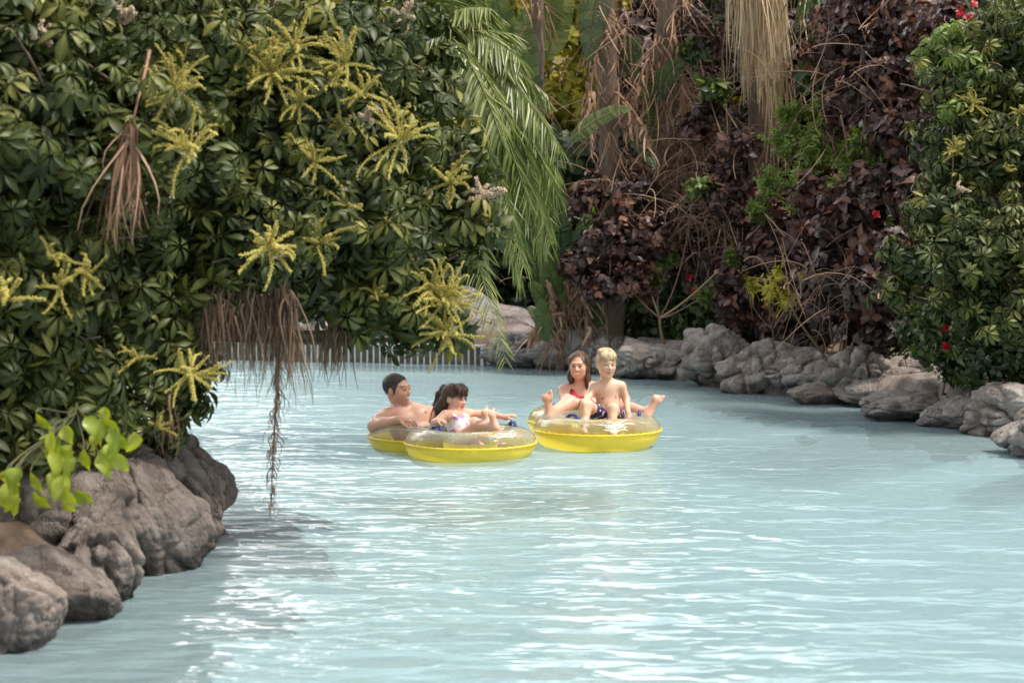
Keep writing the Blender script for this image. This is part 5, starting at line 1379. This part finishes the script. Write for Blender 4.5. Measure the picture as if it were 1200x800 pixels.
def hb(f):
    f.ell(L_(0, -.12, .15), np.array([.335, .44, .385]) * Hh, HB, .01)
    for s in (-1, 1):
        f.chain([L_(.25 * s, .03, .25), L_(.315 * s, -.02, -.1), L_(.31 * s, -.06, -.45), L_(.29 * s, -.08, -.9)], [.024, .014, .019, .007], .03)
    f.chain([L_(0, -.35, .1), L_(0, -.42, -.3), L_(0, -.36, -.8)], [.07, .06, .035], .04)
    f.ell(L_(0, .40, -.10), np.array([.268, .42, .50]) * Hh, HB, .012, sub=True)
    f.ell(L_(0, .10, -.6), np.array([.26, .32, .4]) * Hh, HB, .01, sub=True)
    f.ell(L_(.39, .03, -.05), np.array([.06, .1, .13]) * Hh, HB, .008, sub=True)
hair_mesh(hb, hc - .3, hc + .25, .005, "hair", t, (.030, .016, .011), (.20, .115, .065), HB, 1, 55)

# ---- boy in front of her
hc = P(710.5, 427.5, 14.46); HB = basis((.30, -1, -.02), (.03, 0, 1)); Hh = .198
neck = P(711, 448.5, 14.5); shR = P(695.5, 454.5, 14.47); shL = P(728, 452.5, 14.5); chest = P(712, 462, 14.5); waist = P(713, 476, 14.5); pel = P(713.5, 487, 14.53)
kR, aR = P(688, 475, 14.30), P(685, 496, 14.22); kL, aL = P(718.5, 479, 14.28), P(717, 500, 14.2)
t = thing("person", "small bare chested boy with short blond hair and dark patterned swim shorts", "person", [pel[0], pel[1], 0])
lo, hi = span([hc, shR, shL, pel, kR, aR, kL, aL], .16); f = Field(lo, hi, .005)
Bt = torso(f, neck, shR, shL, chest, waist, pel, .118, .068, (.12, -1, .02), .035)
f.ell(waist + Bt @ np.array([0, .02, -.0]), (.078, .058, .07), Bt, .03)
head(f, hc, HB, Hh, neck, .034, True, .94)
eR, wR = P(689, 466, 14.40), P(684.5, 473, 14.26)
f.chain([shR, eR, wR], [.034, .026, .019], .02); hand(f, wR, (-.2, -.35, -.8), (.3, .5, -.4), .10, .3, -1)
eL, wL = P(734, 468, 14.50), P(736, 483, 14.38)
f.chain([shL, eL, wL], [.034, .026, .019], .02); hand(f, wL, (.1, -.6, -.75), (-.1, .3, -1), .10, .2, 1)
f.chain([P(706, 488, 14.5), kR, aR], [.058, .042, .026], .025); foot(f, aR, (-.1, -.9, -.3), (0, -.1, -1), .15, .025)
f.chain([P(722, 489, 14.5), kL, aL], [.058, .042, .026], .025); foot(f, aL, (.1, -.9, -.3), (0, -.1, -1), .15, .025)
V, Q = f.smooth_mesh(); cl = skin_col(V, SK['boy'], 2); face_paint(cl, V, hc, HB, Hh, .94, 0, (.06, .07, .09), (.30, .19, .10), (.46, .17, .14), .6)
for s in (-1, 1):
    p_ = chest + Bt @ np.array([.055 * s, .07, -.012]); dd = np.linalg.norm(V - p_, axis=1) < .016; cl[dd] = (.42, .2, .16)
d_ = np.linalg.norm(V - (waist + Bt @ np.array([0, .075, -.03])), axis=1) < .009; cl[d_] = (.35, .18, .12)
skin_mesh("body", V, Q, cl, M['skin'], t)
f = Field(lo, hi, .005)
f.ell(pel + (0, 0, .005), (.108, .082, .075), Bt, .02)
for a_, k_ in ((P(706, 488, 14.5), kR), (P(722, 489, 14.5), kL)): f.cone(a_, a_ * .45 + k_ * .55, .068, .062, .02)
V, Q = f.smooth_mesh(); n_ = noise(V * 34)
cl = np.where((n_ > .22)[:, None], np.array([[.35, .12, .42]]), np.array([[.018, .016, .05]])); cl = np.where((noise(V * 40 + 7) > .3)[:, None], np.array([[.6, .55, .6]]), cl)
skin_mesh("swim_shorts", V, Q, cl, M['cloth'], t)
L_ = lambda x, y, z: hc + HB @ (np.array([x, y, z]) * Hh)
def hb2(f):
    f.ell(L_(0, -.10, .17), np.array([.355, .45, .39]) * Hh, HB, .01)
    f.ell(L_(0, .42, -.16), np.array([.31, .40, .42]) * Hh, HB, .012, sub=True)
    f.ell(L_(0, -.1, -.52), np.array([.5, .6, .42]) * Hh, HB, .012, sub=True)
    for k in range(1, 8):
        x = -.25 + .07 * k; f.chain([L_(x * .7 + .04, .10, .49), L_(x, .27, .40), L_(x - .05, .325, .30 + .025 * (k % 2) + .25 * x * x)], [.014, .012, .006], .02)
    for k in range(22):
        a = k * 1.9; r_ = .21 * math.sqrt((k + .5) / 22); p_ = L_(r_ * math.cos(a), -.12 + 1.15 * r_ * math.sin(a), .53 - .9 * r_ * r_); f.cone(p_, p_ + HB @ np.array([.02 * math.cos(a * 2) + .01, .022, .004]), .013, .006, .018)
    for s in (-1, 1): f.ell(L_(.38 * s, -.05, -.06), np.array([.07, .1, .13]) * Hh, HB, .006, sub=True)
hair_mesh(hb2, hc - .2, hc + .2, .0045, "hair", t, (.46, .32, .17), (.92, .77, .54), HB, 2, 70, 1500, .045, .6, .7, .008)

# ---- man leaning back in the rear ring of the left raft
hc = P(466.5, 456.5, 14.62); HB = basis((.86, -.5, .02), (-.10, 0, 1)); Hh = .228
neck = P(474, 481.5, 14.66); shR = P(452, 488.5, 14.50); shL = P(511, 487, 14.86); chest = P(482, 499, 14.64); waist = P(490, 514, 14.6); pel = P(502, 524, 14.52)
t = thing("person", "bare chested man with short dark hair leaning back in the left raft", "person", [pel[0], pel[1], 0])
kR, aR = P(520, 506, 14.22), P(548, 512, 13.98); kL, aL = P(536, 503, 14.5), P(566, 507, 14.15)
lo, hi = span([hc, shR, shL, pel, kR, aR, kL, aL, P(436, 500, 14.3)]); f = Field(lo, hi, .0058)
Bt = torso(f, neck, shR, shL, chest, waist, pel, .215, .115, (.42, -.85, .25))
for s in (-1, 1): f.ell(chest + Bt @ np.array([.08 * s, .075, .03]), (.085, .05, .07), Bt, .04)
head(f, hc, HB, Hh, neck, .058)
eR, wR = P(438.5, 499, 14.28), P(467, 491.5, 14.12)
f.chain([shR, shR * .5 + eR * .5 + (0, 0, .005), eR, eR * .6 + wR * .4, wR], [.062, .055, .045, .042, .030], .03); hand(f, wR, P(482, 491, 14.1) - wR, (.1, .3, -1), .18, .55, -1)
eL, wL = P(522, 497, 14.78), P(507, 493, 14.42)
f.chain([shL, eL, wL], [.060, .046, .030], .03); hand(f, wL, P(506, 478, 14.38) - wL, (.9, -.2, 0), .15, .3, -1)
f.chain([P(498, 522, 14.46), kR, aR], [.10, .068, .045], .04); foot(f, aR, (.8, -.6, -.2), (.1, 0, -1), .25, .04)
f.chain([P(512, 522, 14.6), kL, aL], [.10, .068, .045], .04); foot(f, aL, (.8, -.6, -.2), (.1, 0, -1), .25, .04)
V, Q = f.smooth_mesh(); cl = skin_col(V, SK['man'], 3); face_paint(cl, V, hc, HB, Hh, smile=.11, lip=(.42, .14, .12))
q = (V - hc) @ HB / Hh; beard = (q[:, 2] < -.2) & (q[:, 2] > -.52) & (q[:, 1] > .0) & (np.abs(q[:, 0]) < .33); cl[beard] *= (.86, .86, .9)
for s in (-1, 1):
    dd = np.linalg.norm(V - (chest + Bt @ np.array([.10 * s, .11, .01])), axis=1) < .02; cl[dd] = (.36, .17, .13)
skin_mesh("body", V, Q, cl, M['skin'], t)
L_ = lambda x, y, z: hc + HB @ (np.array([x, y, z]) * Hh)
def hb3(f):
    f.ell(L_(0, -.11, .15), np.array([.355, .435, .385]) * Hh, HB, .01)
    f.ell(L_(0, .42, -.02), np.array([.42, .36, .40]) * Hh, HB, .012, sub=True)
    f.ell(L_(0, .1, -.42), np.array([.6, .56, .42]) * Hh, HB, .012, sub=True)
    for s in (-1, 1):
        f.cone(L_(.325 * s, .03, .1), L_(.33 * s, .045, -.06), .012, .008, .01)
        f.ell(L_(.36 * s, -.06, -.04), np.array([.08, .11, .15]) * Hh, HB, .006, sub=True)
hair_mesh(hb3, hc - .22, hc + .22, .005, "hair", t, (.012, .009, .008), (.06, .042, .033), HB, 3, 60, 1500, .022, .6, .4, .003)

# ---- girl in the front ring of the left raft
hc = P(533, 467, 14.06); HB = basis((.86, -.5, -.10), (.05, 0, 1)); Hh = .192
neck = P(533, 485.5, 14.06); shR = P(521.5, 486.5, 13.94); shL = P(549, 484.5, 14.14); chest = P(536, 492.5, 14.05); waist = P(539, 503, 14.04); pel = P(542, 517, 14.03)
kR, aR = P(560, 499, 13.88), P(579, 500, 13.72); kL, aL = P(556, 496, 14.06), P(571, 497, 13.84)
t = thing("person", "little girl with dark ponytail in white and lilac swimsuit, feet up on the raft", "person", [pel[0], pel[1], 0])
lo, hi = span([hc, shR, shL, pel, kR, aR, kL, aL, P(605, 487, 14.1), P(505, 495, 13.9)], .15); f = Field(lo, hi, .005)
Bt = torso(f, neck, shR, shL, chest, waist, pel, .112, .066, (.45, -.9, .05), .035)
head(f, hc, HB, Hh, neck, .033, True)
eR, wR = P(509.5, 495.5, 13.86), P(512.5, 493.5, 13.74)
f.chain([shR, eR, wR], [.033, .027, .021], .02); hand(f, wR, (.5, -.25, .1), (.0, .3, -1), .10, .55, -1)
eL, wL = P(573, 484.5, 14.14), P(593, 489, 14.10)
f.chain([shL, eL, wL], [.032, .026, .019], .02); hand(f, wL, P(604, 488, 14.08) - wL + np.array([0, 0, .02]), (.2, .2, -1), .11, .55, -1)
f.chain([P(538, 516, 13.98), kR, aR], [.058, .042, .030], .025); foot(f, aR, P(579, 481, 13.74) - P(585, 499, 13.72), (.55, -.8, -.1), .165, .028)
f.chain([P(548, 516, 14.06), kL, aL], [.058, .042, .030], .025); foot(f, aL, P(566, 474, 13.86) - P(573, 496, 13.84), (.45, -.85, .1), .165, .028)
V, Q = f.smooth_mesh(); cl = skin_col(V, SK['girl'], 4); face_paint(cl, V, hc, HB, Hh, 1, 0, (.04, .02, .015), (.06, .035, .025), (.46, .16, .14), .6)
skin_mesh("body", V, Q, cl, M['skin'], t)
f = Field(lo, hi, .005)
torso(f, neck - (0, 0, .05), shR * .45 + chest * .55, shL * .45 + chest * .55, chest - (0, 0, .008), waist, pel, .120, .074, (.45, -.9, .05), .03)
f.ell(chest + Bt @ np.array([0, .085, .095]), (.05, .08, .075), Bt, .008, sub=True)
f.ell(chest + Bt @ np.array([0, 0, .15]), (.2, .2, .085), Bt, .008, sub=True)
for s in (-1, 1): f.ell(chest + Bt @ np.array([.128 * s, .0, .045]), (.05, .2, .075), Bt, .008, sub=True)
for sh in (shR, shL):
    m_ = sh * .62 + neck * .38; a_ = chest * .6 + sh * .4 + Bt @ np.array([0, .055, .0])
    f.chain([a_, m_ + (0, 0, .024), m_ + Bt @ np.array([0, -.05, -.05])], [.018, .013, .012], .008)
V, Q = f.smooth_mesh()
cl = np.tile((.74, .73, .78), (len(V), 1)); cl[noise(V * 30) > .18] = (.40, .22, .62); cl[noise(V * 30 + 5) > .26] = (.66, .20, .42); cl[noise(V * 26 + 11) > .28] = (.25, .45, .62)
skin_mesh("swimsuit", V, Q, cl, M['cloth'], t)
L_ = lambda x, y, z: hc + HB @ (np.array([x, y, z]) * Hh)
def hb4(f):
    f.ell(L_(0, -.10, .15), np.array([.365, .43, .40]) * Hh, HB, .01)
    f.ell(L_(0, .40, -.18), np.array([.31, .38, .42]) * Hh, HB, .010, sub=True)
    f.ell(L_(0, .1, -.58), np.array([.5, .5, .36]) * Hh, HB, .012, sub=True)
    for k in range(6):
        x = -.25 + .1 * k; f.chain([L_(x * .8, .14, .5), L_(x, .31, .36), L_(x * 1.05, .355, .15)], [.016, .014, .007], .01)
    f.ell(L_(0, -.52, .32), np.array([.12, .13, .14]) * Hh, HB, .01)
    f.chain([L_(0, -.54, .30), L_(-.02, -.70, .05), L_(-.04, -.74, -.35), L_(-.06, -.70, -.62), L_(-.05, -.68, -.82)], [.016, .024, .028, .020, .006], .02)
    f.chain([L_(.22, -.3, -.1), L_(.2, -.45, -.45), L_(.18, -.55, -.75)], [.04, .04, .012], .03)
    f.chain([L_(-.22, -.3, -.1), L_(-.2, -.45, -.45), L_(-.18, -.5, -.7)], [.04, .035, .012], .03)
    for s in (-1, 1): f.ell(L_(.38 * s, -.04, -.06), np.array([.07, .1, .14]) * Hh, HB, .006, sub=True)
hair_mesh(hb4, hc - .28, hc + .24, .0045, "hair", t, (.016, .008, .006), (.095, .046, .03), HB, 4, 50, 1500, .07, .3, -.3, .008)
f = Field(hc - .2, hc + .2, .006); f.ell(L_(0, -.53, .37), np.array([.05, .06, .06]) * Hh + .006, HB, .005); V, Q = f.smooth_mesh(1)
skin_mesh("hair_tie", V, Q, np.tile((.8, .76, .74), (len(V), 1)), M['cloth'], t)
